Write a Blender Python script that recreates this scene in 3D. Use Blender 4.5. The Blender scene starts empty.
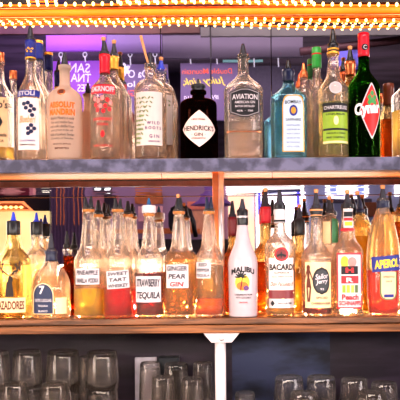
import bpy, bmesh, math, random
from math import sin, cos, pi, radians
random.seed(7)
C = bpy.context.scene.collection
F, CX, CY, D = 667.0, 225.0, 262.0, 2.0
ROLL = radians(0.45)
UM, LM = 0.17, 0.15          # upper / lower mirror plane (world Y)
ZU, ZL = 0.304, -0.164       # shelf tops

# ---------------------------------------------------------------- helpers
def P(px, py, Y, depth=None):
    """pixel of the photograph -> world point on the plane Y (or at a mirrored depth)"""
    d = (D + Y) if depth is None else depth
    dx, dy = px - CX, CY - py
    return ((cos(ROLL)*dx + sin(ROLL)*dy)*d/F, Y, (-sin(ROLL)*dx + cos(ROLL)*dy)*d/F)
def M(px, py, Y, mir=UM):
    return P(px, py, Y, D + 2*mir - Y)
def srgb(c):
    return tuple((v/12.92 if v <= .04045 else ((v+.055)/1.055)**2.4) for v in c)
_mats = {}
def mat(name, col, rough=.5, metal=0., vary=.12, scale=40., stretch=(1,1,1), bump=0., emit=0., spec=.5, trans=0.):
    if name in _mats: return _mats[name]
    m = bpy.data.materials.new(name); m.use_nodes = True
    nt = m.node_tree; N = nt.nodes; L = nt.links
    b = N['Principled BSDF']
    col = srgb(col)
    tc = N.new('ShaderNodeTexCoord'); mp = N.new('ShaderNodeMapping'); mp.inputs['Scale'].default_value = stretch
    no = N.new('ShaderNodeTexNoise'); no.inputs['Scale'].default_value = scale; no.inputs['Detail'].default_value = 4
    rp = N.new('ShaderNodeValToRGB')
    q = .09 if vary >= .3 else .2
    rp.color_ramp.elements[0].position = .5-q; rp.color_ramp.elements[1].position = .5+q
    rp.color_ramp.elements[0].color = tuple(max(0, v*(1-vary)) for v in col) + (1,)
    rp.color_ramp.elements[1].color = tuple(min(1, v*(1+vary)) for v in col) + (1,)
    L.new(tc.outputs['Object'], mp.inputs[0]); L.new(mp.outputs[0], no.inputs['Vector']); L.new(no.outputs['Fac'], rp.inputs[0])
    L.new(rp.outputs[0], b.inputs['Base Color'])
    b.inputs['Roughness'].default_value = rough; b.inputs['Metallic'].default_value = metal
    b.inputs['Specular IOR Level'].default_value = spec
    if trans: b.inputs['Transmission Weight'].default_value = trans
    if bump:
        bp = N.new('ShaderNodeBump'); bp.inputs['Strength'].default_value = bump; bp.inputs['Distance'].default_value = .002
        L.new(no.outputs['Fac'], bp.inputs['Height']); L.new(bp.outputs[0], b.inputs['Normal'])
    if emit:
        L.new(rp.outputs[0], b.inputs['Emission Color']); b.inputs['Emission Strength'].default_value = emit
    _mats[name] = m
    return m
def glass(name, col, rough=.0, ior=1.45, haze=0., hazecol=None, ripple=.15, thin=0., edge=None):
    """clear or tinted glass / liquid: Glass BSDF with a faint ripple, optional scattering share"""
    if name in _mats: return _mats[name]
    m = bpy.data.materials.new(name); m.use_nodes = True
    nt = m.node_tree; N = nt.nodes; L = nt.links
    N.remove(N['Principled BSDF']); out = N['Material Output']
    g = N.new('ShaderNodeBsdfGlass'); g.inputs['Roughness'].default_value = rough; g.inputs['IOR'].default_value = ior
    g.inputs['Color'].default_value = srgb(edge or col) + (1,)
    tc = N.new('ShaderNodeTexCoord'); mp = N.new('ShaderNodeMapping'); mp.inputs['Scale'].default_value = (1, 1, .25)
    no = N.new('ShaderNodeTexNoise'); no.inputs['Scale'].default_value = 60; no.inputs['Detail'].default_value = 2
    bp = N.new('ShaderNodeBump'); bp.inputs['Strength'].default_value = ripple; bp.inputs['Distance'].default_value = .001
    L.new(tc.outputs['Object'], mp.inputs[0]); L.new(mp.outputs[0], no.inputs['Vector'])
    L.new(no.outputs['Fac'], bp.inputs['Height']); L.new(bp.outputs[0], g.inputs['Normal'])
    last = g.outputs[0]
    if thin > 0:
        lw = N.new('ShaderNodeLayerWeight'); lw.inputs['Blend'].default_value = .35
        tr = N.new('ShaderNodeBsdfTransparent'); tr.inputs[0].default_value = tuple(v**.5 for v in srgb(col)) + (1,)
        mr = N.new('ShaderNodeMapRange'); mr.inputs['To Min'].default_value = 1-thin; mr.inputs['To Max'].default_value = 1.
        L.new(lw.outputs['Facing'], mr.inputs['Value'])
        mt = N.new('ShaderNodeMixShader'); L.new(mr.outputs[0], mt.inputs[0])
        L.new(tr.outputs[0], mt.inputs[1]); L.new(last, mt.inputs[2]); last = mt.outputs[0]
    if haze > 0:
        hc = srgb(hazecol or col) + (1,)
        t = N.new('ShaderNodeBsdfTranslucent'); t.inputs[0].default_value = hc
        df = N.new('ShaderNodeBsdfDiffuse'); df.inputs[0].default_value = hc
        mx = N.new('ShaderNodeMixShader'); mx.inputs[0].default_value = .5
        L.new(t.outputs[0], mx.inputs[1]); L.new(df.outputs[0], mx.inputs[2])
        m2 = N.new('ShaderNodeMixShader'); m2.inputs[0].default_value = haze
        L.new(last, m2.inputs[1]); L.new(mx.outputs[0], m2.inputs[2]); last = m2.outputs[0]
    L.new(last, out.inputs['Surface'])
    _mats[name] = m
    return m
def emis(name, col, s, vary=.1, scale=8.):
    return mat(name, col, rough=.6, emit=s, vary=vary, scale=scale)

def link(name, bm, m, parent=None, smooth=True, recalc=True):
    if recalc: bmesh.ops.recalc_face_normals(bm, faces=bm.faces)
    me = bpy.data.meshes.new(name); bm.to_mesh(me); bm.free()
    if smooth:
        for p in me.polygons: p.use_smooth = True
    me.materials.append(m)
    o = bpy.data.objects.new(name, me); C.objects.link(o)
    if parent: o.parent = parent
    return o
def tag(o, label=None, cat=None, group=None, kind=None):
    if label: o['label'] = label
    if cat: o['category'] = cat
    if group: o['group'] = group
    if kind: o['kind'] = kind
    return o
def empty(name, loc, label=None, cat=None, group=None, rotz=0):
    o = bpy.data.objects.new(name, None); C.objects.link(o); o.location = loc; o.rotation_euler = (0, 0, rotz)
    o.empty_display_size = .02
    return tag(o, label, cat, group)
def add_box(bm, x0, x1, y0, y1, z0, z1, bev=0.):
    b2 = bmesh.new()
    vs = [b2.verts.new((x, y, z)) for x in (x0, x1) for y in (y0, y1) for z in (z0, z1)]
    for f in ((0,1,3,2),(4,6,7,5),(0,4,5,1),(2,3,7,6),(0,2,6,4),(1,5,7,3)): b2.faces.new([vs[i] for i in f])
    bmesh.ops.recalc_face_normals(b2, faces=b2.faces)
    if bev: bmesh.ops.bevel(b2, geom=list(b2.edges), offset=bev, segments=2, affect='EDGES', profile=.5)
    me = bpy.data.meshes.new('t'); b2.to_mesh(me); b2.free(); bm.from_mesh(me); bpy.data.meshes.remove(me)
def box(name, m, x0, x1, y0, y1, z0, z1, parent=None, bev=0.):
    bm = bmesh.new(); add_box(bm, x0, x1, y0, y1, z0, z1, bev)
    return link(name, bm, m, parent, smooth=False)
def sup(a, p, dep):
    c, s = cos(a), sin(a)
    e = 2.0/p
    return (math.copysign(abs(c)**e, c), math.copysign(abs(s)**e, s)*dep)
def add_lathe(bm, prof, seg=40, closed=False, sq=None, ox=0., oy=0., oz=0.):
    """prof: list of (r, z); sq=(power, depth, rn, rb) squares the wide part; r=0 ends are capped"""
    rings = []
    for r, z in prof:
        if r <= 1e-6:
            rings.append([bm.verts.new((ox, oy, oz+z))]); continue
        q = 0; p = 2; dep = 1
        if sq:
            q = max(0, min(1, (r-sq[2])/(sq[3]-sq[2]))); p = 2+q*(sq[0]-2); dep = 1+q*(sq[1]-1)
        ring = []
        for k in range(seg):
            x, y = sup(2*pi*(k+.5)/seg, p, dep)
            ring.append(bm.verts.new((ox+x*r, oy+y*r, oz+z)))
        rings.append(ring)
    pairs = list(zip(rings, rings[1:]))
    if closed: pairs.append((rings[-1], rings[0]))
    for a, b in pairs:
        if len(a) == 1 and len(b) == 1: continue
        for k in range(seg):
            k2 = (k+1) % seg
            if len(a) == 1: bm.faces.new((a[0], b[k], b[k2]))
            elif len(b) == 1: bm.faces.new((a[k], b[0], a[k2]))
            else: bm.faces.new((a[k], b[k], b[k2], a[k2]))
def add_tube(bm, pts, rads, seg=12):
    """tapered tube along points, capped"""
    from mathutils import Vector
    pts = [Vector(p) for p in pts]; rings = []
    for i, p in enumerate(pts):
        t = (pts[min(i+1, len(pts)-1)] - pts[max(i-1, 0)]).normalized()
        u = t.cross(Vector((0, 1, 0)))
        if u.length < .01: u = t.cross(Vector((1, 0, 0)))
        u.normalize(); v = t.cross(u)
        r = rads[i] if hasattr(rads, '__len__') else rads
        rings.append([bm.verts.new(p + r*(cos(2*pi*k/seg)*u + sin(2*pi*k/seg)*v)) for k in range(seg)])
    for a, b in zip(rings, rings[1:]):
        for k in range(seg): bm.faces.new((a[k], a[(k+1) % seg], b[(k+1) % seg], b[k]))
    bm.faces.new(rings[0]); bm.faces.new(rings[-1])
def lathe(name, m, prof, parent, seg=32, loc=(0, 0, 0), **k):
    bm = bmesh.new(); add_lathe(bm, prof, seg, ox=loc[0], oy=loc[1], oz=loc[2], **k)
    return link(name, bm, m, parent)
def text_bm(s, height, width=None, bold=0., shear=0., wrapf=None, cx=0., cz=0., rot=0., arc=0.):
    """lettering as a flat mesh, then laid on a surface by wrapf(x, z)"""
    cu = bpy.data.curves.new('t', 'FONT'); cu.body = s; cu.size = 1; cu.align_x = 'CENTER'; cu.offset = bold; cu.shear = shear
    cu.resolution_u = 3; cu.space_line = .95
    ob = bpy.data.objects.new('t', cu); C.objects.link(ob)
    me = bpy.data.meshes.new_from_object(ob.evaluated_get(bpy.context.evaluated_depsgraph_get()))
    bm = bmesh.new(); bm.from_mesh(me)
    bpy.data.objects.remove(ob); bpy.data.curves.remove(cu); bpy.data.meshes.remove(me)
    if not bm.verts: return bm
    xs = [v.co.x for v in bm.verts]; ys = [v.co.y for v in bm.verts]
    x0, x1, y0, y1 = min(xs), max(xs), min(ys), max(ys)
    sz = height/(y1-y0); sx = (width/(x1-x0)) if width else sz
    for v in bm.verts:
        x = (v.co.x-(x0+x1)/2)*sx; z = (v.co.y-(y0+y1)/2)*sz
        if arc: z -= arc*(x/(width/2 if width else .02))**2
        X = cx + x*cos(rot)-z*sin(rot); Z = cz + x*sin(rot)+z*cos(rot)
        v.co = wrapf(X, Z) if wrapf else (X, 0, Z)
    return bm
def shape_bm(hwf, z0, z1, cx, wrapf, nr=14, nc=14, rot=0., tilt=0.):
    """filled outline: half width hwf(t) for t 0..1 between z0 and z1"""
    bm = bmesh.new(); rows = []
    zc = (z0+z1)/2
    for i in range(nr+1):
        t = i/nr; z = z0+(z1-z0)*t; h = max(hwf(t), 1e-5)
        row = []
        for j in range(nc+1):
            x = h*(2*j/nc-1); dz = z-zc
            row.append(bm.verts.new(wrapf(cx + x*cos(rot)-dz*sin(rot), zc + x*sin(rot)+dz*cos(rot))))
        rows.append(row)
    for a, b in zip(rows, rows[1:]):
        for j in range(nc): bm.faces.new((a[j], a[j+1], b[j+1], b[j]))
    return bm
ELL = lambda t: math.sqrt(max(0, 1-(2*t-1)**2))
DIA = lambda t: (1-abs(2*t-1))**.85
RECT = lambda t: 1.

# ---------------------------------------------------------------- materials
CLEAR = glass('clear_glass', (.99, .98, .97), haze=.012, hazecol=(1., .94, .90), thin=.80)
CLEARW = glass('rim_tinted_clear_glass', (1., .98, .96), haze=.05, hazecol=(1., .97, .95), thin=.78, edge=(1., .97, .935), ripple=.3)  # orange rim light put into the edge colour, bright interiors into haze
BLUEG = glass('sapphire_glass', (.86, .96, .98), haze=.03, hazecol=(.70, .93, .98), thin=.6)
GREENG = glass('green_glass', (.42, .66, .28), haze=.012, hazecol=(.35, .65, .25), thin=.6)
DARKG = glass('black_glass', (.45, .25, .20), haze=.12, hazecol=(.16, .08, .07), thin=.25)
FROST = glass('frosted_peach_glass', (1., .93, .88), rough=.35, haze=.45, hazecol=(1., .92, .86), thin=.4)
WHITEG = mat('white_coated_glass', (.74, .67, .69), rough=.3, vary=.02)
BROWNG = glass('brown_glass', (.80, .50, .28), haze=.10, hazecol=(.6, .3, .12), thin=.6)
AMBERG = glass('amber_glass', (1., .95, .84), haze=.035, hazecol=(1., .80, .50), thin=.72)
TUMBLER = glass('tumbler_glass', (.98, .97, .96), haze=.02, hazecol=(1., .92, .86), ripple=1.6, thin=.3)
def liquid(name, col, haze=.3, hc=None): return glass(name, col, ior=1.33, haze=haze, hazecol=hc or col, ripple=.05, thin=.65)
L_PALE = liquid('clear_spirit', (1., .985, .97), .01)
L_YEL = liquid('yellow_infusion', (1., .92, .30), .42, (1., .87, .12))
L_RED = liquid('red_infusion', (.88, .12, .18), .28, (1., .04, .12))
L_DRED = liquid('dark_red_infusion', (.60, .07, .14), .22, (.70, .02, .10))
L_AMB = liquid('amber_infusion', (.88, .70, .30), .22, (.74, .54, .14))
L_DUSK = liquid('dusky_infusion', (.84, .76, .56), .15, (.75, .62, .38))
L_ORA = liquid('orange_pulp', (1., .60, .18), .55, (1., .50, .08))
L_WHI = liquid('whiskey', (.92, .55, .20), .30, (.92, .45, .10))
L_RUM = liquid('dark_rum', (.65, .22, .08), .30, (.65, .14, .05))
L_GOLD = liquid('gold_rum', (1., .90, .55), .35, (1., .82, .30))
L_APER = liquid('orange_red_aperitif', (1., .40, .18), .50, (1., .26, .10))
L_GRN = liquid('pale_green_liqueur', (.93, .95, .72), .12, (.85, .85, .45))
BLACK = mat('black_plastic', (.10, .09, .11), rough=.35)
RUB = mat('grey_black_rubber', (.17, .16, .20), rough=.5)
NAVYP = mat('navy_plastic', (.08, .10, .22), rough=.35)
BLUEP = mat('blue_plastic', (.18, .26, .75), rough=.35)
CORK = mat('pale_wood_tip', (.88, .60, .40), rough=.6)
COPPER = mat('copper_metal', (.85, .48, .30), rough=.3, metal=.8)
GOLD = mat('gold_foil', (.95, .70, .30), rough=.35, metal=.6)
CHROME = mat('chrome_metal', (.92, .90, .90), rough=.32, metal=.75)
WHITE = mat('white_paper', (.82, .77, .78), rough=.6, vary=.03)
CREAM = mat('cream_paper', (.93, .80, .62), rough=.6, vary=.04)
INK = mat('black_ink', (.07, .06, .08), rough=.6)
BROWNI = mat('brown_ink', (.40, .16, .08), rough=.6)
REDI = mat('red_ink', (.82, .10, .14), rough=.5)
REDF = mat('red_foil', (.80, .10, .18), rough=.35, vary=.15)
MAROON = mat('maroon_foil', (.45, .08, .12), rough=.4)
ORAI = mat('orange_ink', (1., .42, .10), rough=.5, emit=.15)
BLUEI = mat('royal_blue_ink', (.12, .15, .50), rough=.5)
NAVYI = mat('navy_paper', (.09, .13, .27), rough=.5)
GREENI = mat('lime_green_paper', (.58, .68, .18), rough=.5)
LEAF = mat('leaf_green_ink', (.36, .44, .25), rough=.6)
YELI = mat('yellow_ink', (1., .80, .20), rough=.5)
PURI = mat('dusky_purple_ink', (.38, .20, .42), rough=.5)
AMBERB = mat('amber_band', (.70, .42, .16), rough=.3)
SILV = mat('silver_paper', (.75, .70, .70), rough=.35, metal=.3)
PINKI = mat('pink_ink', (.93, .50, .48), rough=.5)
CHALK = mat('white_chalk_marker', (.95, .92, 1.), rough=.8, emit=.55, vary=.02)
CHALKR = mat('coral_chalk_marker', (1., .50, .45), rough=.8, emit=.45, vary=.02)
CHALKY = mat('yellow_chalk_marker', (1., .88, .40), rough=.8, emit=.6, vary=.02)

# ---------------------------------------------------------------- bottle builder
def curve_pts(w, sh0, sh1, n, kind='s', k=8):
    out = []
    for i in range(k+1):
        t = i/k
        if kind == 's': f = .5+.5*cos(pi*t)
        elif kind == 'd': f = math.sqrt(max(0, 1-t*t)) if i < k else 0
        elif kind == 'q': f = (1-t)**1.6
        else: f = 1-t
        out.append((sh0+(sh1-sh0)*t, n+(w-n)*f))
    return out
class Bottle:
    def __init__(s, name, label, px, Y, shelf, cat='bottle', group=None):
        s.px, s.Y = px, Y
        s.zb = ZU if shelf == 'U' else ZL
        x = P(px, 200 if shelf == 'U' else 290, Y)[0]
        if shelf == 'U': x = P(px, 110, Y)[0]
        s.k = (D+Y)/F
        s.root = empty(name, (x, Y, s.zb), label, cat, group)
        s.sq = None
    def z(s, py): return P(s.px, py, s.Y)[2]-s.zb
    def glass(s, prof, m, t=.0028, sq=None, name='glass_body', lip=True):
        """prof: (py, half width px) bottom to top"""
        s.prof = [(h*s.k, s.z(py)) for py, h in prof]
        rb = max(r for r, z in s.prof); rn = s.prof[-1][0]
        s.rb, s.rn = rb, rn
        if sq: s.sq = (sq[0], sq[1], rn, rb)
        p = s.prof
        outer = [(0, .003), (p[0][0]*.80, .003), (p[0][0]*.90, .0005), (p[0][0]*.975, .002), (p[0][0], .006)] + [q for q in p if q[1] > .0065]
        if lip:
            r, z = outer[-1]
            outer += [(r, z-.010), (r+.0022, z-.009), (r+.0022, z-.001), (r, z)] if False else []
        top = outer[-1]
        inner = [(max(r-t, .001), z) for r, z in outer[4:]]
        inner[0] = (inner[0][0], .009)
        inner = [(0, .010), (inner[0][0]*.85, .0095)] + [q for q in inner if q[1] >= .009]
        s.inner = inner
        bm = bmesh.new()
        add_lathe(bm, outer + list(reversed(inner)), 48, sq=s.sq)
        s.body = link(name, bm, m, s.root)
        return s
    def rad(s, z, prof=None):
        prof = prof or s.prof
        if z <= prof[0][1]: return prof[0][0]
        for (r0, z0), (r1, z1) in zip(prof, prof[1:]):
            if z0 <= z <= z1 and z1 > z0: return r0+(r1-r0)*(z-z0)/(z1-z0)
        return prof[-1][0]
    def liq(s, py, m, lo=None):
        zt = s.z(py); zl = .0105 if lo is None else s.z(lo)
        pts = [(0, zl), (s.rad(zl+.002, s.inner[1:])-.0004, zl)]
        pts += [(r-.0004, z) for r, z in s.inner[2:] if zl+.001 < z < zt]
        re = s.rad(zt, s.inner[1:])-.0004
        pts += [(re, zt), (0, zt)]
        bm = bmesh.new(); add_lathe(bm, pts, 48, sq=s.sq)
        link('liquid', bm, m, s.root)
        return s
    def wrap(s, off):
        def f(x, z):
            r = s.rad(z)+off
            if s.sq:
                q = max(0, min(1, (s.rad(z)-s.sq[2])/(s.sq[3]-s.sq[2]))); p = 2+q*(s.sq[0]-2); dep = 1+q*(s.sq[1]-1)
                u = min(.999, abs(x)/r)
                return (x, -dep*s.rad(z)*(1-u**p)**(1/p)-off, z)
            a = x/r
            a = max(-1.6, min(1.6, a))
            return (r*sin(a), -r*cos(a), z)
        return f
    def lab(s, x0, x1, y0, y1, m, shape=RECT, off=.0006, name='label', rot=0., nr=12, parent=None):
        """label spanning photo pixels x0..x1, y0(top)..y1(bottom)"""
        hw = (x1-x0)/2*s.k; cx = ((x0+x1)/2-s.px)*s.k
        bm = shape_bm(lambda t: hw*shape(t), s.z(y1), s.z(y0), cx, s.wrap(off), nr=nr, rot=rot)
        return link(name, bm, m, parent or s.root, recalc=False)
    def txt(s, t, cx, cy, h, w, m, bold=.02, shear=0., off=.0013, rot=0., arc=0., parent=None, name='lettering'):
        bm = text_bm(t, h*s.k, w*s.k, bold, shear, s.wrap(off), (cx-s.px)*s.k, s.z(cy), rot, arc)
        return link(name, bm, m, parent or s.root, smooth=False, recalc=False)
    def band(s, y0, y1, m, extra=.0012, name='capsule', hw=None):
        """sleeve around the neck"""
        z0, z1 = s.z(y1), s.z(y0)
        n = 6; pr = []
        for i in range(n+1):
            z = z0+(z1-z0)*i/n
            pr.append(((hw*s.k if hw else s.rad(z)+extra), z))
        pr = [(pr[0][0]-.0008, z0)] + pr + [(pr[-1][0]-.0008, z1)]
        return lathe(name, m, pr, s.root)
    def cap(s, y0, y1, hw, m, name='cap', ribs=False):
        z0, z1 = s.z(y1), s.z(y0); r = hw*s.k
        return lathe(name, m, [(0, z0), (r*.97, z0), (r, z0+.001), (r, z1-.002), (r*.93, z1), (0, z1)], s.root)
    def pour(s, top, base, hw=4.2, m=None, tip=None, lean=0., collar=None, y=0., x=0.):
        hw *= 1.15
        """speed pourer: collar, tapered spout, coloured tip"""
        m = m or RUB
        zt, zb = s.z(top), s.z(base); r = hw*s.k; H = zt-zb; xo = x*s.k
        pr = empty('pourer', (0, 0, 0)); pr.parent = s.root
        lathe('collar', collar or m, [(0, zb-.004), (r*1.0, zb-.004), (r*1.08, zb), (r*1.08, zb+H*.14), (r*.85, zb+H*.18), (0, zb+H*.18)], pr, loc=(xo, y, 0))
        bm = bmesh.new(); n = 8
        pts = []; rr = []
        for i in range(n+1):
            t = i/n
            pts.append((xo+lean*s.k*t*t, y, zb+H*(.15+.85*t)))
            rr.append(r*(.80-.50*t) if t > .12 else r*.72)
        add_tube(bm, pts, rr)
        link('spout', bm, m, pr)
        if tip:
            e = pts[-1]
            lathe('spout_tip', tip, [(0, -.006), (r*.42, -.006), (r*.52, 0), (r*.55, .004), (r*.35, .006), (0, .006)], pr, seg=16, loc=e)
        return pr
def std(w, base, sh0, sh1, n, top, kind='s', lip=1.0, nb=None):
    """generic bottle outline"""
    nb = nb or n
    pr = [(base, w*.97), (base-1.5, w), (sh0+1, w)] + curve_pts(w, sh0, sh1, nb, kind)
    pr += [(sh1-.25*(sh1-top), nb+(n-nb)*.4), (top+5, n), (top+4.6, n+lip), (top+.6, n+lip), (top, n+lip*.5)]
    return pr
UB, LB = 160.6, 316.7

# ================================================================ UPPER SHELF BOTTLES
b = Bottle('vodka_bottle', 'clear bottle with kraft paper label at the left end of the upper shelf', 0, 0, 'U')
b.glass(std(13.5, UB, 96, 78, 4.2, 60, 'q'), CLEARW); b.liq(148, L_GOLD)  # amber glow at the base put in as gold liquid
b.cap(53, 62, 4.8, COPPER)
lb = b.lab(-12, 12, 100, 149, mat('kraft_paper', (.85, .66, .48), vary=.08)); b.txt("Tito's", 2, 107, 8, 20, INK, shear=.1, parent=lb)
e = b.lab(-3, 7, 116, 133, INK, DIA, off=.001, name='emblem', parent=lb); b.lab(0, 5, 120, 129, CORK, DIA, off=.0013, name='emblem_centre', parent=lb) if False else None
b.txt('Handmade', 1, 137, 4, 19, INK, shear=.2, parent=lb); b.txt('VODKA', 1, 143, 2.5, 14, INK, parent=lb)

b = Bottle('vodka_bottle', 'clear bottle with blue capsule and blueberry label on the upper shelf', 31, 0, 'U')
b.glass(std(14, UB, 100, 72, 4.6, 40, 's', 0.4, 5), CLEARW); b.liq(104, L_PALE)
b.band(41, 58, BLUEI, .0014); b.band(58, 59.5, GOLD, .0016, 'foil_ring')
b.pour(26, 41, 4, RUB)
for i in range(6):
    a = i*1.05; bm = shape_bm(lambda t: .0035*ELL(t), b.z(51+2*sin(i*2))-.003, b.z(51+2*sin(i*2))+.003, (i-2.5)*.004, b.wrap(.0028), nr=6, nc=4); link('foil_star', bm, GOLD, b.root, recalc=False)
b.lab(19, 44, 93, 99.5, BLUEI, name='brand_band'); b.txt('STOLI', 30, 96.3, 4.6, 17, WHITE, .03)
lb = b.lab(20, 43, 101, 152, mat('pale_pink_paper', (.93, .82, .80), vary=.04)); lb['label'] = 'pale label with blueberries'
for x, y in ((28, 107), (32, 106), (35, 109), (30, 111), (34, 114), (38, 112), (36, 118), (32, 131), (35, 134), (38, 131), (35, 128), (32, 136)):
    b.lab(x-2.1, x+2.1, y-2.1, y+2.1, NAVYI, ELL, off=.0011, name='blueberry_print', nr=8, parent=lb)
b.txt('Blueberi', 31, 122, 7, 17, CORK, shear=.4, parent=lb); b.txt('STOLICHNAYA', 31, 143, 2, 16, BLUEI, parent=lb); b.txt('PREMIUM VODKA', 31, 147, 1.8, 16, INK, parent=lb)

b = Bottle('vodka_bottle', 'frosted peach bottle with orange lettering on the upper shelf', 65, 0, 'U')
b.glass([(UB, 16.6), (UB-1.5, 17.2), (104, 17.2), (98, 16.6), (94, 14.6), (91, 11.5), (88.5, 8), (86.5, 5.8), (83, 5.1), (70, 5.1), (69.6, 6.3), (66, 6.3), (65.6, 5.3)], FROST)
b.pour(53, 67, 4, RUB)
e = b.lab(61, 69, 92, 99, COPPER, ELL, name='medallion'); b.lab(62.5, 67.5, 93.2, 97.8, BROWNI, ELL, off=.001, name='medallion_relief', parent=e)
b.txt('ABSOLUT', 65.5, 108.5, 6.2, 27, ORAI, .05); b.txt('MANDRIN', 65.5, 115.5, 6.2, 27, ORAI, .05)
for i, t in enumerate(('Absolut Mandrin is made', 'from natural mandarin flavors', 'and vodka distilled from', 'grain grown in the rich', 'fields of southern Sweden', 'Country of Sweden')):
    b.txt(t, 65.5, 121.5+i*4, 2.6, 25-2*(i % 2), INK, 0, .3, off=.0009)
b.txt('40% ALC./VOL. (80 PROOF)', 65.5, 147, 1.8, 18, BROWNI); b.txt('IMPORTED', 65.5, 151, 1.8, 14, BROWNI)

b = Bottle('vodka_bottle', 'clear bottle with bright red capsule and red raspberry print', 105, 0, 'U')
b.glass(std(14.6, UB, 92, 76, 4.6, 54, 's', .6, 4.9), CLEARW); b.liq(100, L_PALE)
b.band(55, 74, REDF, .0014); b.pour(39, 54, 4, RUB, CORK, lean=-1)
lb = b.lab(91.5, 118.5, 87.5, 97, REDF); b.txt('SMIRNOFF', 105, 92.3, 5.6, 25, WHITE, .03, parent=lb)
for x, y in ((97, 102), (101, 104), (105, 101.5), (110, 103), (113, 106), (98, 108), (103, 109), (108, 109), (112, 112), (100, 113), (106, 114)):
    b.lab(x-2, x+2, y-2.4, y+2.4, PINKI if (x % 2) else REDI, ELL, name='raspberry_print', nr=8)
b.txt('RASPBERRY', 105, 122, 3, 20, REDI, .02); b.txt('VODKA', 105, 127, 2.6, 12, REDI); b.lab(103, 107, 133, 140, REDI, ELL, name='seal_print')
b.txt('TRIPLE DISTILLED', 105, 148, 1.8, 20, REDI)

def botanical(b, x0, x1, y0, y1, seed):
    rnd = random.Random(seed)
    lb = b.lab(x0, x1, y0, y1, mat('blush_paper', (.84, .76, .73), vary=.03))
    lf = bmesh.new(); stem = []
    for sx, ex in ((x0+1, x0+10), (x0+3, x0+17), (x0+2, x0+4)):
        for i in range(11):
            t = i/10; x = sx+(ex-sx)*t; y = y1-3-(y1-y0-9)*t
            for sgn in (-1, 1):
                a = sgn*(.6+.5*rnd.random())
                w = b.k*(.55+.45*rnd.random()); hh = b.k*(1.2+1.1*rnd.random()); x += rnd.uniform(-.8, .8)
                bb = shape_bm(lambda u: w*ELL(u), b.z(y)-hh, b.z(y)+hh, (x+sgn*1.8-b.px)*b.k, b.wrap(.0012), nr=4, nc=2, rot=a)
                me = bpy.data.meshes.new('t'); bb.to_mesh(me); bb.free(); lf.from_mesh(me); bpy.data.meshes.remove(me)
    link('leaf_print', lf, mat('sage_green_ink', (.48, .52, .34), rough=.6, vary=.4, scale=120), lb, recalc=False)
    return lb
b = Bottle('gin_bottle', 'clear gin bottle with white botanical label and pale wooden stirrer in its neck', 150.5, 0, 'U')
b.glass(std(16.2, UB, 94, 80, 5.2, 64, 'd', .8), CLEARW); b.liq(100, L_PALE)
b.pour(53, 66, 3.2, RUB)
bm = bmesh.new(); z0 = b.z(70); add_tube(bm, [(.000, -.004, z0), (-.012, -.008, b.z(56)), (-.026, -.012, b.z(37))], [.003, .0035, .0045]); link('wooden_stirrer', bm, CORK, b.root)
lb = botanical(b, 135.5, 165, 95.5, 148, 3)
b.txt('W I L D', 155, 126, 3, 13, PURI, .02, parent=lb); b.txt('R O O T S', 155, 131, 3, 16, PURI, .02, parent=lb); b.txt('G I N', 156, 139, 3.4, 10, PURI, .02, parent=lb); b.txt('LONDON DRY', 156, 144, 1.6, 12, PURI, parent=lb)

b = Bottle('gin_bottle', 'black apothecary style gin bottle with cream diamond label', 198.5, 0, 'U')
b.glass([(UB, 17.5), (UB-2, 18.3), (106, 18.3), (103, 17.6), (101, 15), (99.5, 9), (98, 6.4), (95, 6), (94, 8), (91.5, 8), (91, 5)], DARKG)
lathe('stopper', BLACK, [(0, b.z(93)), (.021, b.z(93)), (.023, b.z(91)), (.016, b.z(89)), (.022, b.z(88)), (.022, b.z(85.5)), (.012, b.z(84)), (0, b.z(84))], b.root)
b.pour(79, 85, 2.4, BLACK)
lb = b.lab(180.8, 219, 114, 150, mat('rose_cream_paper', (.93, .80, .76), vary=.05), lambda t: (1-abs(2*t-1)**1.25)**.95)
b.txt("HENDRICK'S", 199.5, 131.5, 5, 33, INK, .015, parent=lb); b.txt('· GIN ·', 199, 137.8, 3.2, 14, INK, .01, parent=lb); b.txt('DISTILLED AND BOTTLED', 199, 141.5, 1.3, 14, BROWNI, parent=lb); b.txt('A MOST UNUSUAL', 199, 123, 1.6, 14, BROWNI, parent=lb)

b = Bottle('gin_bottle', 'tall clear flask shaped gin bottle with black hexagonal label', 243.5, 0, 'U')
b.glass(std(19.6, UB, 92, 73, 5.2, 55, 's', .8, 5.6), CLEARW, sq=(3.4, .62)); b.liq(132, L_PALE)
b.pour(44, 56, 4, RUB, None); b.band(57, 70, BLACK, -.004, 'inner_stopper', hw=2)
HEX = lambda t: 1. if .14 < t < .86 else (.25+.75*min(t, 1-t)/.14)
lb = b.lab(229.5, 259.5, 91, 119.5, INK, HEX, nr=28); b.lab(230.5, 258.5, 92, 118.5, SILV, HEX, off=.0009, name='label_border', parent=lb, nr=28); b.lab(231, 258, 92.6, 117.9, INK, HEX, off=.0012, name='label_field', parent=lb, nr=28)
b.txt('AVIATION', 244.5, 99.5, 5.2, 25, WHITE, .02, off=.0016, arc=.002, parent=lb); b.txt('AMERICAN GIN', 244.5, 105, 2.6, 20, WHITE, .01, off=.0016, parent=lb); b.txt('BATCH DISTILLED', 244.5, 109, 2, 19, WHITE, off=.0016, parent=lb); b.txt('42%  ·  750', 244.5, 113.5, 1.8, 16, WHITE, off=.0016, parent=lb)
b.lab(226.5, 260.5, 133.5, 134.3, COPPER, name='fill_line')

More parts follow.
